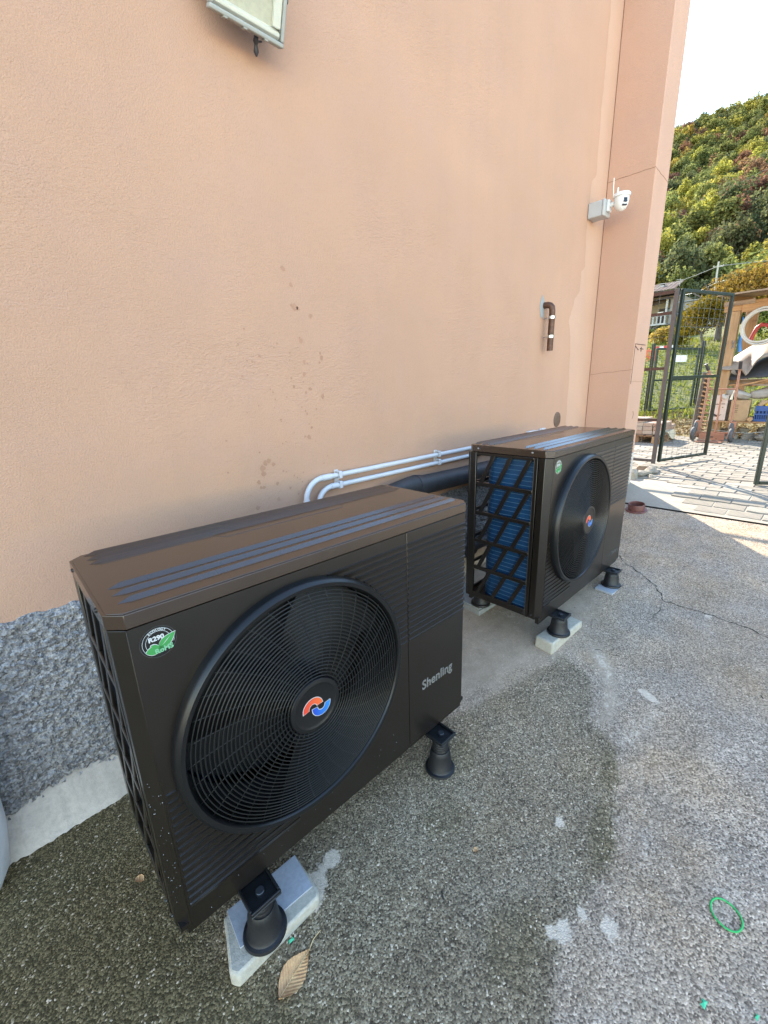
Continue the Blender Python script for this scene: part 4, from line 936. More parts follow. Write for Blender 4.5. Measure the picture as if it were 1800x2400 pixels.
# ------------------------------------------------------------------ gates and fences
def wires(mb, A, B, z0, z1, sx, sz, r, off=0.0):
    A, B = Vector((A[0], A[1], 0)), Vector((B[0], B[1], 0)); d = B-A; L = d.length; d.normalize(); nn = Vector((-d.y, d.x, 0))*off
    k = 1
    while k*sx < L: p = A+d*(k*sx)+nn; mb.tube([(p.x, p.y, z0), (p.x, p.y, z1)], r, 4, cap=False); k += 1
    z = z0+sz
    while z < z1: a = A+nn; b = B+nn; mb.tube([(a.x, a.y, z), (b.x, b.y, z)], r, 4, cap=False); z += sz
def leaf_frame(T, A, B, z0, z1, mids, t, mat, nm='stile'):
    A, B = Vector((A[0], A[1], 0)), Vector((B[0], B[1], 0)); d = (B-A).normalized()
    for q in (A, B): m = MB(); m.bar((q.x, q.y, z0), (q.x, q.y, z1), t, t, (d.x, d.y, 0)); m.build(nm, mat, T, bevel=.003)
    for z in [z0+t/2]+mids+[z1-t/2]:
        a = A+d*(t/2+.001); b = B-d*(t/2+.001); m = MB(); m.bar((a.x, a.y, z), (b.x, b.y, z), t*.92, t*.96); m.build('rail', mat, T, bevel=.003)
G0 = .39
P0 = (5.68, -.10)
fp = thing('wire_fence', (0, 0, 0), 'fixed wire fence panel with rusty rails between the pier and the open gate', 'fence')
m = MB(); m.box((5.66, -.122, G0-.1), (5.70, -.082, 2.36)); m.build('post', M['gate_grey'], fp, bevel=.003)
for z in (2.33, 2.116, 1.527, .945, .46): m = MB(); m.box((5.668, -.0775, z-.016), (5.692, 1.2, z+.016)); m.build('rail', M['gate_rust'] if z > .5 else M['gate_grey'], fp)
m = MB(); wires(m, (5.68, -.07), (5.68, 1.2), .47, 2.32, .125, .10, .0014, .015); m.build('wire_mesh', M['mesh_wire'], fp)
ga = thing('wire_gate', (0, 0, 0), 'open dark green wire gate leaf hinged on the grey post by the pier', 'gate', 'dark green wire gates')
leaf_frame(ga, (5.722, -.150), (6.573, -.452), .445, 2.352, [1.425], .033, M['gate_green'])
m = MB(); wires(m, (5.74, -.157), (6.555, -.446), .47, 2.33, .10, .10, .0014); m.build('wire_mesh', M['mesh_wire'], ga)
m = MB(); m.tube([(5.705, -.13, .75), (5.725, -.145, .75)], .012, 8); m.tube([(5.705, -.13, 2.1), (5.725, -.145, 2.1)], .012, 8); m.build('hinge', M['bolt'], ga)
m = MB(); 
for q in ((5.95, -.23), (6.15, -.302), (6.40, -.39)): m.tube([(q[0]-.008, q[1]-.022, .467), (q[0]-.010, q[1]-.027, .467)], .007, 8)
for z in (.62, .95, 1.3, 1.8, 2.2): m.tube([(6.565, -.474, z), (6.563, -.480, z)], .006, 8)
m.build('rivet', M['mesh_wire'], ga)
gb = thing('wire_gate', (0, 0, 0), 'dark green wire gate leaf at the right edge of the picture', 'gate', 'dark green wire gates')
leaf_frame(gb, (5.150, -1.128), (5.66, -1.94), .40, 2.352, [1.425], .033, M['gate_green'])
m = MB(); wires(m, (5.165, -1.152), (5.65, -1.92), .42, 2.33, .10, .10, .0014); m.build('wire_mesh', M['mesh_wire'], gb)
m = MB(); m.box((5.66, -2.03, G0-.1), (5.71, -1.98, 2.36)); o = m.build('gate_post', M['gate_grey'], None, bevel=.003); tag(o, 'grey steel post carrying the right gate leaf', 'post')
# far gate in the meadow fence
A = Vector((14.12, 2.409)); d2 = Vector((.9122, -.4097)); pt = lambda s_: (A.x+d2.x*s_, A.y+d2.y*s_)
fg = thing('garden_gate', (0, 0, 0), 'small green mesh gate with a white sign in the fence beyond the yard', 'gate')
leaf_frame(fg, pt(.17), pt(1.86), .50, 2.27, [1.38], .055, M['gate_green'])
m = MB(); wires(m, pt(.20), pt(1.83), .53, 2.24, .10, .05, .0025); m.build('wire_mesh', M['mesh_green'], fg)
m = MB(); q = pt(1.78); m.box((q[0]-.25, q[1]-.06, 2.0), (q[0]-.03, q[1]-.03, 2.05)); m.build('latch', M['gate_green'], fg)
a, b = pt(.835), pt(1.335); nn = (-.4097*-.05, .9122*-.05); m = MB(); n0 = Vector((d2.y, -d2.x)).normalized()*.045
m.bar((a[0]+n0.x, a[1]+n0.y, 1.97), (b[0]+n0.x, b[1]+n0.y, 1.97), .012, .185); sgn = m.build('sign', M['sign_white'], fg)
for s_, h, lb in ((.02, 2.38, 'green fence post left of the small mesh gate'), (2.03, 2.46, 'green fence post right of the small mesh gate')):
    p = pt(s_); m = MB(); m.box((p[0]-.04, p[1]-.04, .3), (p[0]+.04, p[1]+.04, h)); o = m.build('fence_post', M['gate_green'], None, bevel=.004); tag(o, lb, 'post', 'green fence posts')
ff = thing('wire_fence', (0, 0, 0), 'green wire fence running left from the small mesh gate', 'fence', 'meadow wire fences')
m = MB(); wires(m, pt(0), pt(-5), .45, 2.2, .12, .08, .0025); m.build('wire_mesh', M['mesh_green'], ff)
for k in range(1, 3): p = pt(-2.2*k); m = MB(); m.box((p[0]-.03, p[1]-.03, .3), (p[0]+.03, p[1]+.03, 2.25)); m.build('post', M['gate_green'], ff)
ff = thing('wire_fence', (0, 0, 0), 'green wire fence running right from the small mesh gate behind the shelter', 'fence', 'meadow wire fences')
m = MB(); wires(m, pt(2.05), pt(7), .45, 2.2, .12, .08, .0025); m.build('wire_mesh', M['mesh_green'], ff)
for k in range(1, 3): p = pt(2.05+2.2*k); m = MB(); m.box((p[0]-.03, p[1]-.03, .3), (p[0]+.03, p[1]+.03, 2.25)); m.build('post', M['gate_green'], ff)
bb = thing('barrier_board', (0, 0, 0), 'red and white striped barrier board behind the meadow fence', 'barrier')
for i in range(4): y0 = 2.60-.115*i; m = MB(); m.box((15.0, y0-.11, 2.29), (15.03, y0, 2.36)); m.build('stripe', M['barrier_red'] if i % 2 == 0 else M['sign_white'], bb)
for y in (2.55, 2.22): m = MB(); m.box((15.035, y-.02, .3), (15.065, y+.02, 2.33)); m.build('post', M['gate_grey'], bb)
m = MB()
for i in range(7): m.tube([(15.4, 2.98-.055*i, 2.02+.07*math.sin(i*2.1)), (15.4, 2.93-.055*i, 2.30+.05*math.sin(i*1.7))], .018, 6)
m.tube([(15.4, 3.0, 2.30), (15.4, 2.62, 2.22)], .02, 6); m.tube([(15.4, 3.0, 2.10), (15.4, 2.62, 2.08)], .02, 6); m.tube([(15.4, 2.98, .3), (15.4, 2.98, 2.3)], .015, 6); m.tube([(15.4, 2.64, .3), (15.4, 2.64, 2.2)], .015, 6)
o = m.build('plastic_netting', M['orange_plastic'], None); tag(o, 'orange plastic netting at the left end of the meadow fence', 'netting')
# ------------------------------------------------------------------ pallet with paving bricks
pa = thing('pallet', (0, 0, 0), 'wooden pallet on the yard carrying stacked paving bricks', 'pallet')
px0, px1, py0, py1 = 7.86, 8.66, .36, 1.16
for k in range(3): y = py0+.05+k*.35; m = MB(); m.box((px0, y-.045, .391), (px1, y+.045, .41)); m.build('bottom_board', M['pallet'], pa)
for k in range(3):
    for j in range(3): m = MB(); m.box((px0+.02+j*.33, py0+.005+k*.35, .4105), (px0+.12+j*.33, py0+.095+k*.35, .485)); m.build('block', M['pallet'], pa)
for k in range(3): x = px0+.07+k*.33; m = MB(); m.box((x-.045, py0, .4855), (x+.045, py1, .505)); m.build('stringer_board', M['pallet'], pa)
for k in range(6): y = py0+.06+k*.136; m = MB(); m.box((px0-.01, y-.05, .5055), (px1+.01, y+.05, .525)); m.build('top_board', M['pallet'], pa)
bmsh = None; bw, bl, bh = .100, .20, .062
cnt = 0
lab = {0: 'paving brick in the bottom layer on the pallet', 1: 'paving brick in the second layer on the pallet', 2: 'paving brick in the third layer on the pallet', 3: 'paving brick in the top layer on the pallet'}
for lay in range(4):
    for i in range(4):
        for j in range(5):
            if lay == 3 and (i > 2 or j < 2): continue
            if lay >= 2 and i == 3: continue
            x = px0+.06+i*.19+R.uniform(-.004, .004); y = py0+.03+j*.150+R.uniform(-.005, .005)
            if bmsh is None:
                m = MB(); m.box((0, 0, 0), (.182, .142, bh)); o = m.build('paving_brick', M['brick'], None, bevel=.006, seg=1); bmsh = o
            else: o = bmsh.copy(); COL.objects.link(o)
            o.location = (x, y, .526+lay*(bh+.001)); o.rotation_euler = (0, 0, R.uniform(-.03, .03)); tag(o, lab[lay], 'brick', 'bricks on the pallet, layer %d' % (lay+1))
m = MB(); m.box((7.80, .40, .392), (7.855, .50, .50)); m.box((7.795, .33, .392), (7.85, .39, .46)); o = m.build('timber_offcut', M['timber'], None, bevel=.004); tag(o, 'orange timber offcut leaning at the front of the pallet', 'offcut')
m = MB(); sx_ = [(8.1, .355, .56), (8.45, .35, .575), (8.6, .34, .50), (8.42, .325, .41), (8.28, .33, .44)]; m.add(sx_+[(x, y+.03, z) for x, y, z in sx_], [(0, 1, 2, 3, 4), (9, 8, 7, 6, 5)]+[(i, (i+1) % 5, 5+(i+1) % 5, 5+i) for i in range(5)]); o = m.build('paper_sheet', M['cream'], None); tag(o, 'crumpled pale sheet hanging off the pallet side', 'sheet')
# ------------------------------------------------------------------ shelter
X0, X1 = 9.0, 10.9
sh = thing('wood_shelter', (0, 0, 0), 'open timber lean-to shelter with pine posts and a thin roof beyond the gate', 'shelter')
for (x, y) in ((9.06, -.105), (9.06, -2.6), (10.85, -.105), (10.85, -2.6)):
    m = MB(); m.box((x-.07, y-.09, .38), (x+.07, y+.09, 2.415 if x < 10 else 2.62)); m.build('post', M['timber'], sh, bevel=.006)
m = MB(); m.box((9.14, -.16, .6), (9.17, -.06, 2.4)); m.build('brace_board', M['timber'], sh)
m = MB(); m.box((8.985, -2.75, 2.418), (9.10, .02, 2.555)); m.build('front_beam', M['timber_h'], sh, bevel=.005)
m = MB(); m.box((8.97, -2.72, 2.385), (8.983, -.21, 2.50)); m.build('fascia_board', M['timber_h'], sh, bevel=.003)
m = MB(); m.box((8.955, -.36, 2.50), (8.968, .03, 2.565)); m.build('pale_board', M['old_wood'], sh)
m = MB(); m.box((10.80, -2.75, 2.62), (10.9, .02, 2.74)); m.build('rear_beam', M['timber_h'], sh)
for k in range(6): y = -.02-k*.52; m = MB(); m.bar((8.98, y-.04, 2.60), (10.95, y-.04, 2.79), .05, .085); m.build('rafter', M['timber_h'], sh)
for k in range(5): m = MB(); m.bar((8.90+.42*k, -2.85, 2.662+.0405*k), (8.90+.42*k, .09, 2.662+.0405*k), .415, .022, (-.096, 0, 1)); m.build('roof_board', M['old_wood'], sh)
m = MB(); m.box((8.92, -2.75, .672), (9.62, .03, .695)); m.build('shelf', M['timber_h'], sh, bevel=.003)
for y in (-.12, -1.3, -2.5): m = MB(); m.box((9.2, y-.05, .38), (9.3, y+.05, .671)); m.build('shelf_leg', M['old_wood'], sh)
m = MB(); m.tube([(9.30, .215, .39), (9.26, .175, 1.5)], [.062, .05], 12); m.build('log_post', M['bark'], sh, smooth=50)
# plank stack / firewood edges left of the shelter
fw_ = 0
for k in range(15):
    z = .45+.072*k; x = 9.2+.02*math.sin(k); y = .13-.030*(k % 3)*.5
    m = MB(); m.box((x-.10, -.045-.006*(k % 2), -.009), (x+.14, .045, .009), Matrix.Translation((0, y, z)) @ Matrix.Rotation(.28+.1*math.sin(k*2.2), 4, 'X'))
    o = m.build('lath_end', M['timber'], None); tag(o, 'sawn lath end %s of the stack left of the shelter' % ('near the bottom' if k < 5 else 'in the middle' if k < 10 else 'near the top'), 'lath', 'sawn laths stacked left of the shelter')
# hoses, tarpaulins, things on the shelf
def coil_hose(c, r, n, rr, mat, name, label, cat, sq=1.0):
    m = MB()
    for k in range(n):
        P = [(c[0]+.018*(k % 3), c[1]+(r+.028*(k//3)-.004*k)*math.cos(a), c[2]+(r*sq+.028*(k//3))*math.sin(a)+.004*math.sin(3*a+k)) for a in [2*math.pi*i/48 for i in range(48)]]; m.tube(P, rr, 8, closed=True)
    o = m.build(name, mat, None, smooth=60); tag(o, label, cat); return o
coil_hose((8.93, -.50, 2.15), .235, 6, .016, M['hose'], 'hose_coil', 'white hose coiled and hung from the shelter beam', 'hose')
m = MB(); m.tube([(9.15, -.36, 1.95), (9.15, -.39, 2.06), (9.15, -.42, 2.15), (9.15, -.47, 2.19), (9.15, -.55, 2.17), (9.15, -.64, 2.05), (9.15, -.70, 1.9)], .030, 10); o = m.build('red_hose', M['red_hose'], None, smooth=60); tag(o, 'red flexible hose hanging inside the shelter behind the white hose', 'hose')
m = MB(); m.tube([(9.10, -.225, 2.33), (9.10, -.232, 2.15), (9.10, -.24, 1.9), (9.10, -.262, 1.8)], [.012, .016, .03, .03], 8); o = m.build('blue_handle', M['blue_tool'], None, smooth=60); tag(o, 'blue plastic tool hanging beside the front shelter post', 'tool')
m = MB(); m.tube([(8.965, -.155, 1.98), (8.966, -.19, 1.86)], .006, 6); m.tube([(8.965, -.19, 1.97), (8.964, -.165, 1.85)], .006, 6); o = m.build('wire_hook', M['rim'], None); tag(o, 'dark wire hook crossed on the front shelter post', 'hook')
def cloth(name, outl, x0, mat, label, cat, seed, amp=.03, depth=.5):
    """draped sheet: front outline (y, z) low edge -> high edge rows, hung in folds and running back"""
    rr = random.Random(seed); lo, hi = outl; n = 28; rows = 12; m = MB(); nl = len(lo)
    def samp(P, t): 
        s_ = t*(len(P)-1); i = min(int(s_), len(P)-2); u = s_-i; return (P[i][0]+(P[i+1][0]-P[i][0])*u, P[i][1]+(P[i+1][1]-P[i][1])*u)
    for r in range(rows+1):
        for i in range(n+1):
            t = i/n; a = samp(lo, t); b = samp(hi, t); u = r/rows
            fold = amp*math.sin(t*21+u*4+seed)*(1-.5*u)+amp*.6*math.sin(t*9-u*7)+rr.uniform(-.006, .006)
            m.v.append((x0-.10*(1-u)+depth*u**2.2+fold, a[0]+(b[0]-a[0])*u, a[1]+(b[1]-a[1])*u+.3*fold))
    for r in range(rows):
        for i in range(n): q = r*(n+1)+i; m.f.append((q, q+1, q+n+2, q+n+1)); m.m.append(0)
    o = m.build(name, mat, None, smooth=60, recalc=False); s_ = o.modifiers.new('solid', 'SOLIDIFY'); s_.thickness = .008; tag(o, label, cat); return o
cloth('tarpaulin', ([(-.05, 1.53), (-.20, 1.52), (-.33, 1.50), (-.40, 1.445), (-.43, 1.43), (-.50, 1.60), (-.56, 1.68), (-.75, 1.72), (-1.3, 1.70), (-2.3, 1.6)], [(-.07, 1.68), (-.17, 1.77), (-.26, 1.84), (-.35, 1.90), (-.42, 1.93), (-.5, 1.95), (-.6, 1.97), (-.85, 1.98), (-1.4, 1.92), (-2.4, 1.85)]), 9.05, M['tarp'], 'crumpled beige tarpaulin heaped over the upper rack of the shelter', 'tarpaulin', 3)
cloth('black_sheet', ([(-.06, 1.36), (-.2, 1.35), (-.35, 1.37), (-.5, 1.385), (-.7, 1.39), (-1.3, 1.38), (-2.4, 1.36)], [(-.04, 1.54), (-.2, 1.55), (-.35, 1.55), (-.5, 1.66), (-.7, 1.75), (-1.3, 1.73), (-2.4, 1.7)]), 9.12, M['tarp_black'], 'black sheet hanging under the beige tarpaulin in the shelter', 'sheet', 5, .012, .2)
m = MB(); m.box((9.18, -2.6, 1.25), (9.75, -.05, 1.36)); o = m.build('rack_board', M['old_wood'], None); tag(o, 'rack board under the black sheet inside the shelter', 'rack')
def box_thing(name, y0, y1, z0, z1, x0, x1, mat, label, cat, tilt=0.0, group=None):
    t = thing(name, ((x0+x1)/2, (y0+y1)/2, z0), label, cat, group, (0, 0, tilt)); a, b, h = (x1-x0)/2, (y1-y0)/2, z1-z0
    m = MB(); m.box((-a, -b, 0), (a, b, h)); m.build('body', mat, t, bevel=.006)
    for s_ in (-1, 1): m = MB(); m.box((-a+.002, s_*b*.5-b*.48, h+.001), (a-.002, s_*b*.5+b*.48, h+.006)); m.build('flap', mat, t)
    return t, a, b, h
t, a, b, h = box_thing('carton', -.245, -.02, .7, 1.11, 8.95, 9.35, M['carton'], 'pale printed carton standing upright on the shelf', 'box', 0, 'boxes on the shelter shelf')
for (y, z, w_, hh_, ) in ((.02, .27, .07, .012), (-.06, .275, .05, .012), (-.02, .33, .03, .03), (-.05, .38, .05, .012), (-.06, .22, .02, .012)): m = MB(); m.box((-a-.0015, y-w_/2, z-hh_/2), (-a-.0003, y+w_/2, z+hh_/2)); m.build('print', M['pencil'], t)
m = MB(); m.add([(-a-.001, .08, .10), (-a-.001, .05, .07), (-a-.001, -.01, .06), (-a-.001, -.07, .11), (-a-.001, -.01, .085), (-a-.001, .05, .12)], [(0, 1, 2, 3, 4, 5)]); m.build('print', M['pencil'], t)
t, a, b, h = box_thing('carton', -.53, -.285, .7, 1.03, 8.96, 9.30, M['cardboard'], 'brown cardboard box beside the pale carton on the shelf', 'box', .05, 'boxes on the shelter shelf')
for i in range(5): m = MB(); m.box((-a-.0015, .02-.001*i, .14+.028*i), (-a-.0003, .075, .148+.028*i)); m.build('print', M['pencil'], t)
m = MB(); m.box((9.0, -.284, .696), (9.25, -.255, 1.10)); o = m.build('dark_plank', M['bark'], None); tag(o, 'dark plank standing between the pale carton and the brown box', 'plank')
cr = thing('plastic_crate', (9.15, -.80, .696), 'blue slatted plastic crate full of odds and ends on the shelf', 'crate')
a, b, h = .15, .19, .245
for (lo, hi) in (((-a, -b, 0), (a, b, .012)), ((-a, -b, .0125), (-a+.01, b, .035)), ((-a, -b, .10), (-a+.01, b, .125)), ((-a, -b, .165), (-a+.01, b, h)), ((-a+.011, b-.01, .0125), (a, b, h)), ((-a+.011, -b, .0125), (a, -b+.01, h)), ((a-.01, -b+.011, .0125), (a, b-.011, h))):
    m = MB(); m.box(lo, hi); m.build('panel', M['crate'], cr, bevel=.002)
for i in range(14): y = -b+.012+i*(2*b-.024)/13; m = MB(); m.box((-a+.001, y-.0055, .0355), (-a+.009, y+.0055, .0995)); m.build('slat', M['crate'], cr)
for i in range(9): y = -b+.016+i*(2*b-.032)/8; m = MB(); m.box((-a+.001, y-.009, .1255), (-a+.009, y+.009, .1645)); m.build('slat', M['crate'], cr)
m = MB(); m.tube([(9.1, -.74, .92), (9.1, -.82, .98), (9.1, -.90, .96)], [.05, .065, .04], 10); o = m.build('yellow_bottle', M['yellow'], None, smooth=60); tag(o, 'yellow plastic container in the blue crate', 'container')
m = MB(); m.tube([(9.05, -.64, .93), (9.1, -.68, .985), (9.12, -.75, 1.0)], [.03, .05, .03], 8); o = m.build('brown_bundle', M['cardboard'], None, smooth=60); tag(o, 'brown bundle at the left corner of the blue crate', 'bundle')
m = MB(); m.lathe([(0, .0), (.034, 0), (.035, .3), (0, .3)], 18, lambda p, q, d: (8.935+d, -.575+p, .7315+q)); o = m.build('log', [M['log_end']], None, smooth=40); tag(o, 'short round log lying on the shelf beside the blue crate', 'log')
def bag(pts, r, label, mat, seed):
    m = MB(); m.tube(pts, r, 14); rr = random.Random(seed); m.v = [(x+rr.uniform(-.02, .02), y+rr.uniform(-.018, .018), z+rr.uniform(-.02, .02)) for x, y, z in m.v]
    o = m.build('bag', M[mat], None, smooth=180); s_ = o.modifiers.new('s', 'SUBSURF'); s_.levels = 1; s_.render_levels = 1; tag(o, label, 'bag', 'bags on the shelter shelf')
bag([(9.08, -.12, 1.17), (9.1, -.2, 1.18), (9.1, -.32, 1.14), (9.1, -.44, 1.10), (9.1, -.53, 1.085)], [.045, .075, .08, .07, .05], 'grey sack lying on top of the two boxes', 'bag', 4)
bag([(9.12, -.48, 1.11), (9.15, -.6, 1.12), (9.15, -.75, 1.16), (9.2, -.95, 1.2)], [.05, .08, .09, .08], 'grey crumpled sack behind the blue crate', 'bag', 5)
m = MB(); m.tube([(8.96, -.17, 1.13), (8.93, -.19, 1.09), (8.93, -.215, 1.06)], [.015, .03, .02], 8); o = m.build('white_rag', M['hose'], None, smooth=60); tag(o, 'white rag hanging at the top of the pale carton', 'rag')
for k, (y, z, a_, c_) in enumerate(((-.50, 1.30, .25, 'timber_h'), (-.62, 1.27, -.12, 'old_wood'), (-.72, 1.33, .35, 'timber_h'), (-.42, 1.285, .05, 'timber_h'))):
    m = MB(); m.box((9.0, -.22, -.012), (9.05, .22, .012), Matrix.Translation((.02*k, y, z)) @ Matrix.Rotation(-a_, 4, 'X')); o = m.build('scrap_board', M[c_], None); tag(o, ('pine scrap board leaning under the rack', 'grey scrap board lying under the rack', 'short pine board tilted highest under the rack', 'thin pine strip behind the hand truck handle')[k], 'board', 'scrap boards under the rack')
for k, (x, y, z, r) in enumerate(((9.16, -.58, .43, .09), (9.1, -.36, .42, .08), (9.0, -.80, .44, .11), (9.25, -.48, .52, .08), (9.3, -.25, .50, .08), (9.3, -.72, .52, .09), (9.2, -1.0, .45, .12), (9.35, -.9, .56, .09), (9.1, -.12, .43, .07))):
    rock(x, y, z, r, r*1.25, r*.75, ('field stone under the middle of the shelf', 'field stone under the shelf behind the hand truck wheel', 'pale block stone in front of the shelf at right', 'stone on the second course under the shelf', 'stone on the second course behind the hand truck', 'stone on the second course at right under the shelf', 'largest stone at the right under the shelf', 'stone at the top right under the shelf', 'small stone at the left end under the shelf')[k], 20+k, 'stone', 'stones under the shelter shelf')
m = MB(); m.tube([(8.95, -.10, .545), (8.92, -.35, .515), (8.92, -.6, .51), (8.94, -.85, .55)], .006, 6); o = m.build('cord', M['hose'], None, smooth=60); tag(o, 'pale cord slung low in front of the stones under the shelf', 'cord')
# hand truck
ht = thing('hand_truck', (0, 0, 0), 'orange two wheeled hand truck with black grips standing against the shelf', 'hand truck')
for y0, y1, yt, lb in ((.02, .0, .01, 0), (-.385, -.385, -.368, 1)):
    m = MB(); m.tube([(8.60, y0, .44), (8.63, y1, 1.0), (8.66, yt, 1.49)], .017, 10); m.build('rail', M['orange_paint'], ht, smooth=50)
    e = (8.60, .075, 1.62) if lb == 0 else (8.60, -.368, 1.635)
    m = MB(); m.tube([(8.66, yt, 1.485), (8.64, yt+(.02 if lb == 0 else 0), 1.52), e], .016, 10); m.build('handle', M['orange_paint'], ht, smooth=50)
    m = MB(); a = Vector((8.645, yt+(.02 if lb == 0 else 0), 1.515)); b = Vector(e); m.tube([a+(b-a)*.1, a+(b-a)*1.02], .024, 10); m.build('grip', M['grip'], ht, smooth=50)
m = MB(); m.tube([(8.60, -.205, .53), (8.63, -.195, 1.2)], .013, 8); m.build('middle_bar', M['orange_paint'], ht, smooth=50)
for z in (.53, 1.22): m = MB(); m.tube([(8.60+(z-.44)*.05, .012, z), (8.60+(z-.44)*.05, -.382, z)], .012, 8); m.build('cross_bar', M['orange_paint'], ht, smooth=50)
m = MB(); m.box((8.535, -.345, .415), (8.548, .0, .525)); m.box((8.30, -.345, .3985), (8.5345, .0, .408)); m.build('toe_plate', M['orange_paint'], ht, bevel=.003)
m = MB(); m.box((8.534, -.20, .455), (8.5348, -.16, .475)); m.box((8.534, -.13, .435), (8.5348, -.11, .445)); m.box((8.534, -.25, .435), (8.5348, -.23, .445)); m.build('slot', M['grip'], ht)
for y in (.035, -.43): m = MB(); m.box((8.58, y-.03, .46), (8.60, y+.045, .72)); m.build('side_plate', M['orange_paint'], ht, bevel=.003)
m = MB(); m.tube([(8.62, .10, .505), (8.62, -.47, .505)], .010, 8); m.build('axle', M['rim'], ht)
for (x, y, z) in ((8.56, .082, .505), (8.66, .070, .615), (8.56, -.425, .505), (8.66, -.405, .615)):
    fnw = lambda p, q, d, x=x, y=y, z=z: (x+p, y+d, z+q)
    m = MB(); m.lathe([(.062, -.026), (.098, -.030), (.112, -.018), (.115, 0), (.112, .018), (.098, .030), (.062, .026), (.062, -.026)], 32, fnw); wh = m.build('wheel', M['tyre'], ht, smooth=50)
    m = MB(); m.lathe([(0, -.022), (.061, -.022), (.061, .022), (0, .022)], 24, fnw); m.build('rim', M['rim'], wh, smooth=40)
m = MB(); m.tube([(8.575, -.36, 1.2), (8.57, -.345, 1.13), (8.57, -.34, 1.06)], [.006, .009, .02], 8); o = m.build('cream_rag', M['cream'], None, smooth=60); tag(o, 'cream rag tied to the right rail of the hand truck', 'rag')
# ------------------------------------------------------------------ trees
def crown_mesh(seed, rx, ry, rz, nl, leaf, mat, lobes=9, flat=.55, fill=.55):
    rs = np.random.RandomState(seed); L = []
    for k in range(lobes):
        u = rs.uniform(-.35, 1); a = rs.uniform(0, 2*np.pi); s = np.sqrt(max(0, 1-u*u)); q = rs.uniform(.30, .72)
        L.append((s*np.cos(a)*q, s*np.sin(a)*q, u*q, rs.uniform(.28, .50)))
    L = np.array(L); k = rs.randint(0, lobes, nl); d = rs.normal(size=(nl, 3)); d /= np.linalg.norm(d, axis=1)[:, None]; d[:, 2] = np.where(rs.rand(nl) < .7, np.abs(d[:, 2]), d[:, 2])
    rr = L[k, 3]*(fill+(1.15-fill)*rs.rand(nl)**.6); C = L[k, :3]+d*rr[:, None]
    e = rs.rand(nl) < .30; d0 = rs.normal(size=(nl, 3)); d0 /= np.linalg.norm(d0, axis=1)[:, None]; C = np.where(e[:, None], d0*(.35+.6*rs.rand(nl)[:, None]**.5)*np.array([1, 1, .9]), C)*np.array([rx, ry, rz])
    nrm = d*.7+rs.normal(size=(nl, 3))*.55+np.array([0, 0, .25]); nrm /= np.linalg.norm(nrm, axis=1)[:, None]
    t = np.cross(nrm, rs.normal(size=(nl, 3))); t /= np.linalg.norm(t, axis=1)[:, None]; b = np.cross(nrm, t)
    s = leaf*rs.uniform(.55, 1.35, nl)[:, None]
    V = np.stack([C-t*s*.5, C-b*s*flat*.55+nrm*s*.08, C+t*s*.6, C+b*s*flat*.55+nrm*s*.08], 1).reshape(-1, 3)
    me = bpy.data.meshes.new('crown'); n = nl*4; me.vertices.add(n); me.vertices.foreach_set('co', V.astype(np.float32).ravel())
    me.loops.add(n); me.loops.foreach_set('vertex_index', np.arange(n, dtype=np.int32)); me.polygons.add(nl); me.polygons.foreach_set('loop_start', np.arange(0, n, 4, dtype=np.int32))
    me.materials.append(mat); me.update(); me.validate(); return me
def mesh_obj(name, me, parent=None, loc=(0, 0, 0)):
    o = bpy.data.objects.new(name, me); COL.objects.link(o); o.parent = parent; o.location = loc; return o
def trunk_mb(h, r, lean=(0, 0), limbs=4, seed=0, spread=1.0):
    rr = random.Random(seed); m = MB(); P = [(0, 0, -.3), (lean[0]*.1, lean[1]*.1, h*.15), (lean[0]*.5, lean[1]*.5, h*.55), (lean[0], lean[1], h)]; m.tube(P, [r*1.4, r*1.05, r*.85, r*.6], 10)
    for k in range(limbs):
        a = 2*math.pi*k/limbs+rr.uniform(-.5, .5); q = Vector((lean[0]*.8, lean[1]*.8, h*.85)); e = q+Vector((math.cos(a)*spread, math.sin(a)*spread, spread*rr.uniform(.5, 1.0))); m.tube([q, (q+e)/2+Vector((0, 0, .15*spread)), e], [r*.5, r*.32, r*.12], 7)
    return m
def orchard(x, y, h, r, lean, crown, seed, nl, leaf, mat, label, cat='tree', spread=1.2, limbs=5, group=None, lobes=9, name='orchard_tree'):
    T = thing(name, (x, y, tz(x)), label, cat, group); trunk_mb(h, r, lean, limbs, seed, spread).build('trunk', M['bark'], T, smooth=60)
    c = mesh_obj('crown', crown_mesh(seed, crown[3], crown[4], crown[5], nl, leaf, mat, lobes), T, crown[:3]); return T
orchard(25, 2.862, 1.15, .13, (.1, .05), (.5, -2.1, 2.05, 2.2, 3.1, 1.35), 5, 11000, .125, M['gold_leaf'], 'large golden brown walnut tree with a bare grey trunk beyond the shelter', spread=1.4, lobes=16)
orchard(23.5, 3.05, .75, .06, (.05, .2), (.2, .32, 1.35, .9, .95, .92), 8, 4200, .095, M['yellow_leaf'], 'small bright yellow tree left of the walnut trunk', spread=.6)
orchard(26, 5.3, .3, .06, (0, 0), (0, 0, .35, .7, .75, .45), 9, 1300, .12, FOL['golden'], 'small orange leaved shrub under the far house', 'shrub', .4, name='shrub')
orchard(24, 4.15, .3, .05, (0, 0), (0, 0, .42, .6, .55, .45), 10, 1000, .12, M['yellow_leaf'], 'yellow green shrub between the far house and the yellow tree', 'shrub', .4, name='shrub')
orchard(30, 7.2, .25, .07, (0, 0), (0, 0, .10, 1.1, 1.0, .42), 12, 1500, .15, M['bush_leaf'], 'dark green shrub below the balcony of the far house', 'shrub', .5, name='shrub')
orchard(29, 5.5, .25, .07, (0, 0), (0, 0, .15, 1.0, 1.3, .45), 13, 1600, .15, M['bush_leaf'], 'green shrub behind the yellow tree', 'shrub', .5, name='shrub')
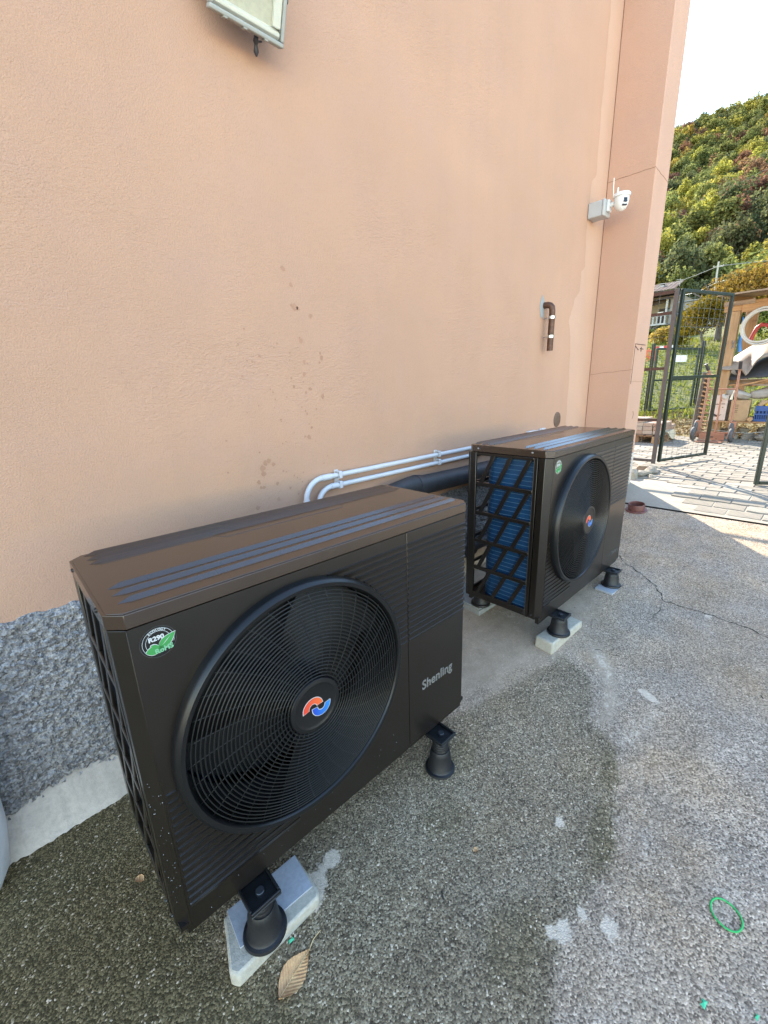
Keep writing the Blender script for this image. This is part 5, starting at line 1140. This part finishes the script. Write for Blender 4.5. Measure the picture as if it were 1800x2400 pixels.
orchard(22, -.2, .6, .10, (0, 0), (0, 0, 1.1, 1.3, 1.6, 1.0), 14, 2600, .14, M['bush_leaf'], 'green bush seen through the open shelter', 'shrub', .7, name='shrub')
orchard(24, -3.2, 1.2, .12, (0, 0), (0, 0, 2.0, 1.8, 2.2, 1.5), 15, 3000, .16, M['bush_leaf'], 'green orchard tree to the right behind the shelter', 'tree', 1.0)
# grass blades and leaf litter near the yard
def tufts(name, n, xr, yr, hgt, mat, seed, dens=None, flat=False):
    rs = np.random.RandomState(seed); x = rs.uniform(*xr, n); y = rs.uniform(*yr, n); z = np.array([tz(a) for a in x])+.05*np.sin(x*1.9+y*1.3)*np.sin(y*2.3)*np.clip((x-9.05)/1.5, 0, 1)
    a = rs.uniform(0, 2*np.pi, n); h = hgt*rs.uniform(.4, 1.3, n); w_ = h*(.22 if not flat else .6); dx, dy = np.cos(a)*w_, np.sin(a)*w_; lx, ly = rs.normal(size=n)*h*.5, rs.normal(size=n)*h*.5
    if flat: V = np.stack([np.stack([x-dx, y-dy, z+.012], 1), np.stack([x+dx, y+dy, z+.02], 1), np.stack([x-dy*.8, y+dx*.8, z+.03+h*.3], 1)], 1)
    else: V = np.stack([np.stack([x-dx, y-dy, z-.01], 1), np.stack([x+dx, y+dy, z-.01], 1), np.stack([x+lx, y+ly, z+h], 1)], 1)
    me = bpy.data.meshes.new(name); me.from_pydata(V.reshape(-1, 3).tolist(), [], np.arange(3*n).reshape(-1, 3).tolist()); me.materials.append(mat); o = mesh_obj(name, me); o['kind'] = 'stuff'; tag(o, None); return o
g1 = tufts('grass', 16000, (12.5, 27), (-4, 8), .13, M['blade'], 1); tag(g1, 'meadow grass beyond the yard and on the slope', 'grass')
g2 = tufts('leaf_litter', 9000, (9.1, 15), (-1.0, 3.5), .05, M['litter'], 2, flat=True); tag(g2, 'dry leaf litter and dead grass in front of the garden gate', 'leaf litter')
# wooded hillside: every tree its own thing, shared meshes
kinds = list(FOL.keys()); cm_ = {}
for ki, kname in enumerate(kinds):
    for s_ in range(3): cm_[kname, s_] = crown_mesh(100+ki*7+s_, 2.5, 2.5, 3.3, 1500, .40, FOL[kname], 13, .75)
tm_ = []
for s_ in range(2):
    m = MB(); rr = random.Random(s_)
    m.tube([(0, 0, -1.2), (.1, 0, 2.2), (.15, .1, 4.6)], [.17, .13, .07], 6)
    for k in range(3): a = k*2.1+s_; m.tube([(.1, 0, 1.6), (math.cos(a)*.8, math.sin(a)*.8, 3.4), (math.cos(a)*1.3, math.sin(a)*1.3, 5)], [.08, .06, .03], 5)
    o = m.build('trunk', M['bark'], None, smooth=60); tm_.append(o.data); bpy.data.objects.remove(o)
cand = []
rr = random.Random(42); x = 55.0
while x < 262:
    y = -150
    while y < 200:
        px, py = x+rr.uniform(-1.5, 1.5), y+rr.uniform(-1.5, 1.5); az = math.degrees(math.atan2(py+1.56, px)); cand.append((px, py, az)); y += 3.75
    x += 3.75
rest = []; ntree = 0
cand.sort(key=lambda q: math.hypot(q[0], q[1]))
for (px, py, az) in cand:
    if px < 60 and 7 < py < 20: continue
    patch = math.sin(px*.045+py*.09)+math.sin(py*.06-px*.03+1.2); w_ = [3.2+patch*1.3, 2.6, 1.0-patch*.6, .8-.3*patch, .8+.2*patch]; w_ = [max(.15, q) for q in w_]
    kname = rr.choices(kinds, w_)[0]; v = rr.randrange(3); sc = rr.uniform(.72, 1.12); rz = rr.uniform(0, 6.28); sz = sc*rr.uniform(.85, 1.2)
    if 4.2 < az < 19.0 and ntree < 298:
        ntree += 1; el = (tz(px, py)+3.5)/math.hypot(px, py)
        band = 'along the skyline' if el > .385 else 'high on the hillside' if el > .315 else 'halfway up the hillside' if el > .235 else 'low on the hillside' if el > .165 else 'at the foot of the hillside'
        side = 'next to the house pier' if az > 14.6 else 'left of the utility pole line' if az > 11 else 'right of the utility pole line' if az > 8 else 'at the right edge'
        lb = kname+' tree '+band+', '+side; gp_ = kname+' trees '+band+' '+side
        T = thing('hillside_tree', (px, py, tz(px, py)), lb, 'tree', gp_, (0, 0, rz)); T.scale = (sc, sc, sz)
        mesh_obj('trunk', tm_[v % 2], T); mesh_obj('crown', cm_[kname, v], T, (0, 0, 3.5))
    elif -32 < az < 42: rest.append((px, py, kname, v, sc, sz, rz, 4.0 < az < 19.2))
# woods outside the view: one mass
VV = {}; 
for (px, py, kname, v, sc, sz, rz, inview) in rest:
    az0 = math.degrees(math.atan2(py+1.56, px))
    if not inview and rr.random() < (.5 if -5 < az0 < 26 else .72): continue
    me = cm_[kname, v]; co_ = np.empty(len(me.vertices)*3, np.float32); me.vertices.foreach_get('co', co_); st_, gr_ = (3, 1.5) if inview else (12, 3.2); co_ = co_.reshape(-1, 4, 3)[rr.randrange(st_)::st_]
    c0 = co_.mean(1, keepdims=True); co_ = c0+(co_-c0)*gr_
    c, s_ = math.cos(rz), math.sin(rz); q = co_.reshape(-1, 3); P = np.stack([(q[:, 0]*c-q[:, 1]*s_)*sc+px, (q[:, 0]*s_+q[:, 1]*c)*sc+py, (q[:, 2]+3.5)*sz+tz(px, py)], 1); VV.setdefault(kname, []).append(P)
me = bpy.data.meshes.new('distant_woods'); allv = np.concatenate([np.concatenate(VV[k]) for k in VV]); nq = len(allv)//4
me.from_pydata(allv.tolist(), [], np.arange(nq*4).reshape(-1, 4).tolist()); mi = np.concatenate([np.full(sum(len(a) for a in VV[k])//4, i, np.int32) for i, k in enumerate(VV)])
for k in VV: me.materials.append(FOL[k])
me.polygons.foreach_set('material_index', mi); me.update(); dw = mesh_obj('distant_woods', me); tag(dw, 'mixed autumn woods higher up and further along the hillside', 'woods', None, 'stuff')
# ------------------------------------------------------------------ far house
fh = thing('far_house', (45, 9, 4.5), 'pale far house with tiled roof, dark gable and balcony below the hillside', 'house')
def fb(name, lo, hi, mat, parent=fh, bevel=0):
    m = MB(); m.box((lo[0]-45, lo[1]-9, lo[2]-4.5), (hi[0]-45, hi[1]-9, hi[2]-4.5)); return m.build(name, mat, parent, bevel=bevel)
fb('wall', (47.2, 9.9, 3.8), (54, 18, 8.6), M['house_wall'])
fb('side_wall', (46.9, 10.15, 3.8), (47.19, 10.6, 8.3), M['house_white'])
# main roof: tiled slope facing the camera
def tiled(name, y0, y1, xa, za, xb, zb_, mat, n):
    m = MB(); k = n*6; v = []
    for i in range(k+1):
        t = i/k; y = y0+(y1-y0)*t; o_ = .035*abs(math.sin(math.pi*n*t)); v += [(xa-45, y-9, za-4.5+o_), (xb-45, y-9, zb_-4.5+o_)]
    m.add(v, [(2*i, 2*i+2, 2*i+3, 2*i+1) for i in range(k)]); return m.build(name, mat, fh, recalc=False)
tiled('roof', 9.9, 18.5, 44.7, 8.74, 47.5, 9.75, M['roof_tile'], 26)
fb('fascia', (44.72, 9.72, 8.46), (44.9, 18.5, 8.70), M['house_dark']); fb('soffit', (44.9, 9.8, 8.58), (47.1, 18.5, 8.66), M['house_dark'])
tiled('porch_roof', 10.15, 12.0, 44.5, 7.98, 46.9, 8.42, M['roof_tile'], 6)
m = MB(); m.prism([(10.2-9, 7.85-4.5), (12.2-9, 7.62-4.5), (12.2-9, 8.0-4.5), (10.4-9, 8.3-4.5)], .15, .28, lambda y, z, d: (d, y, z)); m.build('porch_gable', M['house_dark'], fh)
for y in (10.36, 11.60): fb('column', (44.9, y-.07, 5.95), (45.05, y+.07, 8.05), M['house_white'], bevel=.01)
fb('door', (47.12, 11.0, 6.1), (47.19, 11.5, 7.6), M['house_dark']); fb('window', (47.12, 10.66, 6.9), (47.19, 10.95, 7.6), M['window']); fb('window', (47.12, 12.2, 6.9), (47.19, 13.0, 7.6), M['window'])
fb('balcony', (44.75, 10.25, 5.98), (47.1, 14.0, 6.12), M['house_white'])
fb('balcony_rail', (44.78, 10.25, 6.70), (44.86, 14.0, 6.80), M['house_white'])
for i in range(12): y = 10.3+.3*i; fb('baluster', (44.79, y, 6.125), (44.85, y+.10, 6.695), M['house_white'])
fb('planter', (44.9, 10.55, 6.81), (45.2, 11.0, 7.05), M['sign_white'])
fb('chimney', (46.3, 11.2, 9.0), (46.8, 11.5, 9.45), M['house_white'], bevel=.01); fb('chimney_cap', (46.25, 11.15, 9.52), (46.85, 11.55, 9.58), M['house_white'])
m = MB(); m.tube([(0, .62, 4.4), (0, .62, 5.0)], .02, 6); m.tube([(0, .4, 4.85), (0, .9, 4.95)], .018, 6); m.tube([(0, .45, 4.7), (0, .8, 4.78)], .018, 6); m.build('aerial', M['pole'], fh)
fb('downpipe', (44.7, 9.55, 5.2), (44.78, 9.63, 8.4), M['house_white'])
gh = thing('far_shed', (46, 8.4, 4.6), 'long grey glazed shed with brown boarding right of the far house', 'shed')
for i in range(7): y = 9.35-.30*i; m = MB(); m.box((-1, y-.28-8.4, 2.36), (-.95, y-8.4, 2.98)); m.build('pane', M['grey_sheet'], gh)
for i in range(4): m = MB(); m.box((-1.02, 7.2-8.4, 1.66+.165*i), (-.94, 9.36-8.4, 1.80+.165*i)); m.build('siding_board', M['siding'], gh)
m = MB(); m.box((-.93, 7.2-8.4, -.6), (3, 9.36-8.4, 2.98)); m.build('body', M['house_dark'], gh)
m = MB(); m.box((-1.2, 7.0-8.4, 3.0), (3.2, 9.5-8.4, 3.08)); m.build('roof', M['grey_sheet'], gh)
# pole and cables
up = thing('utility_pole', (40, 6.12, 4.2), 'thin grey utility pole carrying cables in front of the wooded hillside', 'pole')
m = MB(); m.tube([(0, 0, -.5), (0, .02, 2), (0, .055, 5.06)], [.075, .065, .05], 10); m.build('mast', M['pole'], up, smooth=60)
m = MB(); m.tube([(0, -.25, 4.72), (0, .3, 4.74)], .03, 6); m.tube([(0, .3, 4.74), (0, .3, 4.85)], .04, 6); m.tube([(0, -.25, 4.72), (0, -.25, 4.83)], .04, 6); m.build('crossarm', M['pole'], up)
def cable(a, b, sag, r, label):
    a, b = Vector(a), Vector(b); P = []
    for i in range(25): t = i/24; q = a+(b-a)*t; q.z -= sag*4*t*(1-t); P.append(q)
    m = MB(); m.tube(P, r, 5); o = m.build('cable', M['cable'], None, smooth=180); tag(o, label, 'cable', 'overhead cables')
cable((40, 6.12, 8.98), (44, 14.0, 8.7), .25, .016, 'overhead cable sloping left from the pole top')
cable((40, 6.12, 8.98), (42, -14, 8.6), .3, .018, 'overhead cable running right from the pole top')
cable((40, 6.12, 7.94), (44.7, 9.7, 8.2), .25, .020, 'lower cable from the pole to the roof of the far house')
cable((40, 6.12, 7.94), (36, -16, 7.9), .1, .018, 'lower cable running right from the pole')
cable((110, 24.5, 34.5), (100, 2, 37), .6, .022, 'faint high cable crossing the wooded hillside')
print('trees', ntree, 'rest quads', nq)
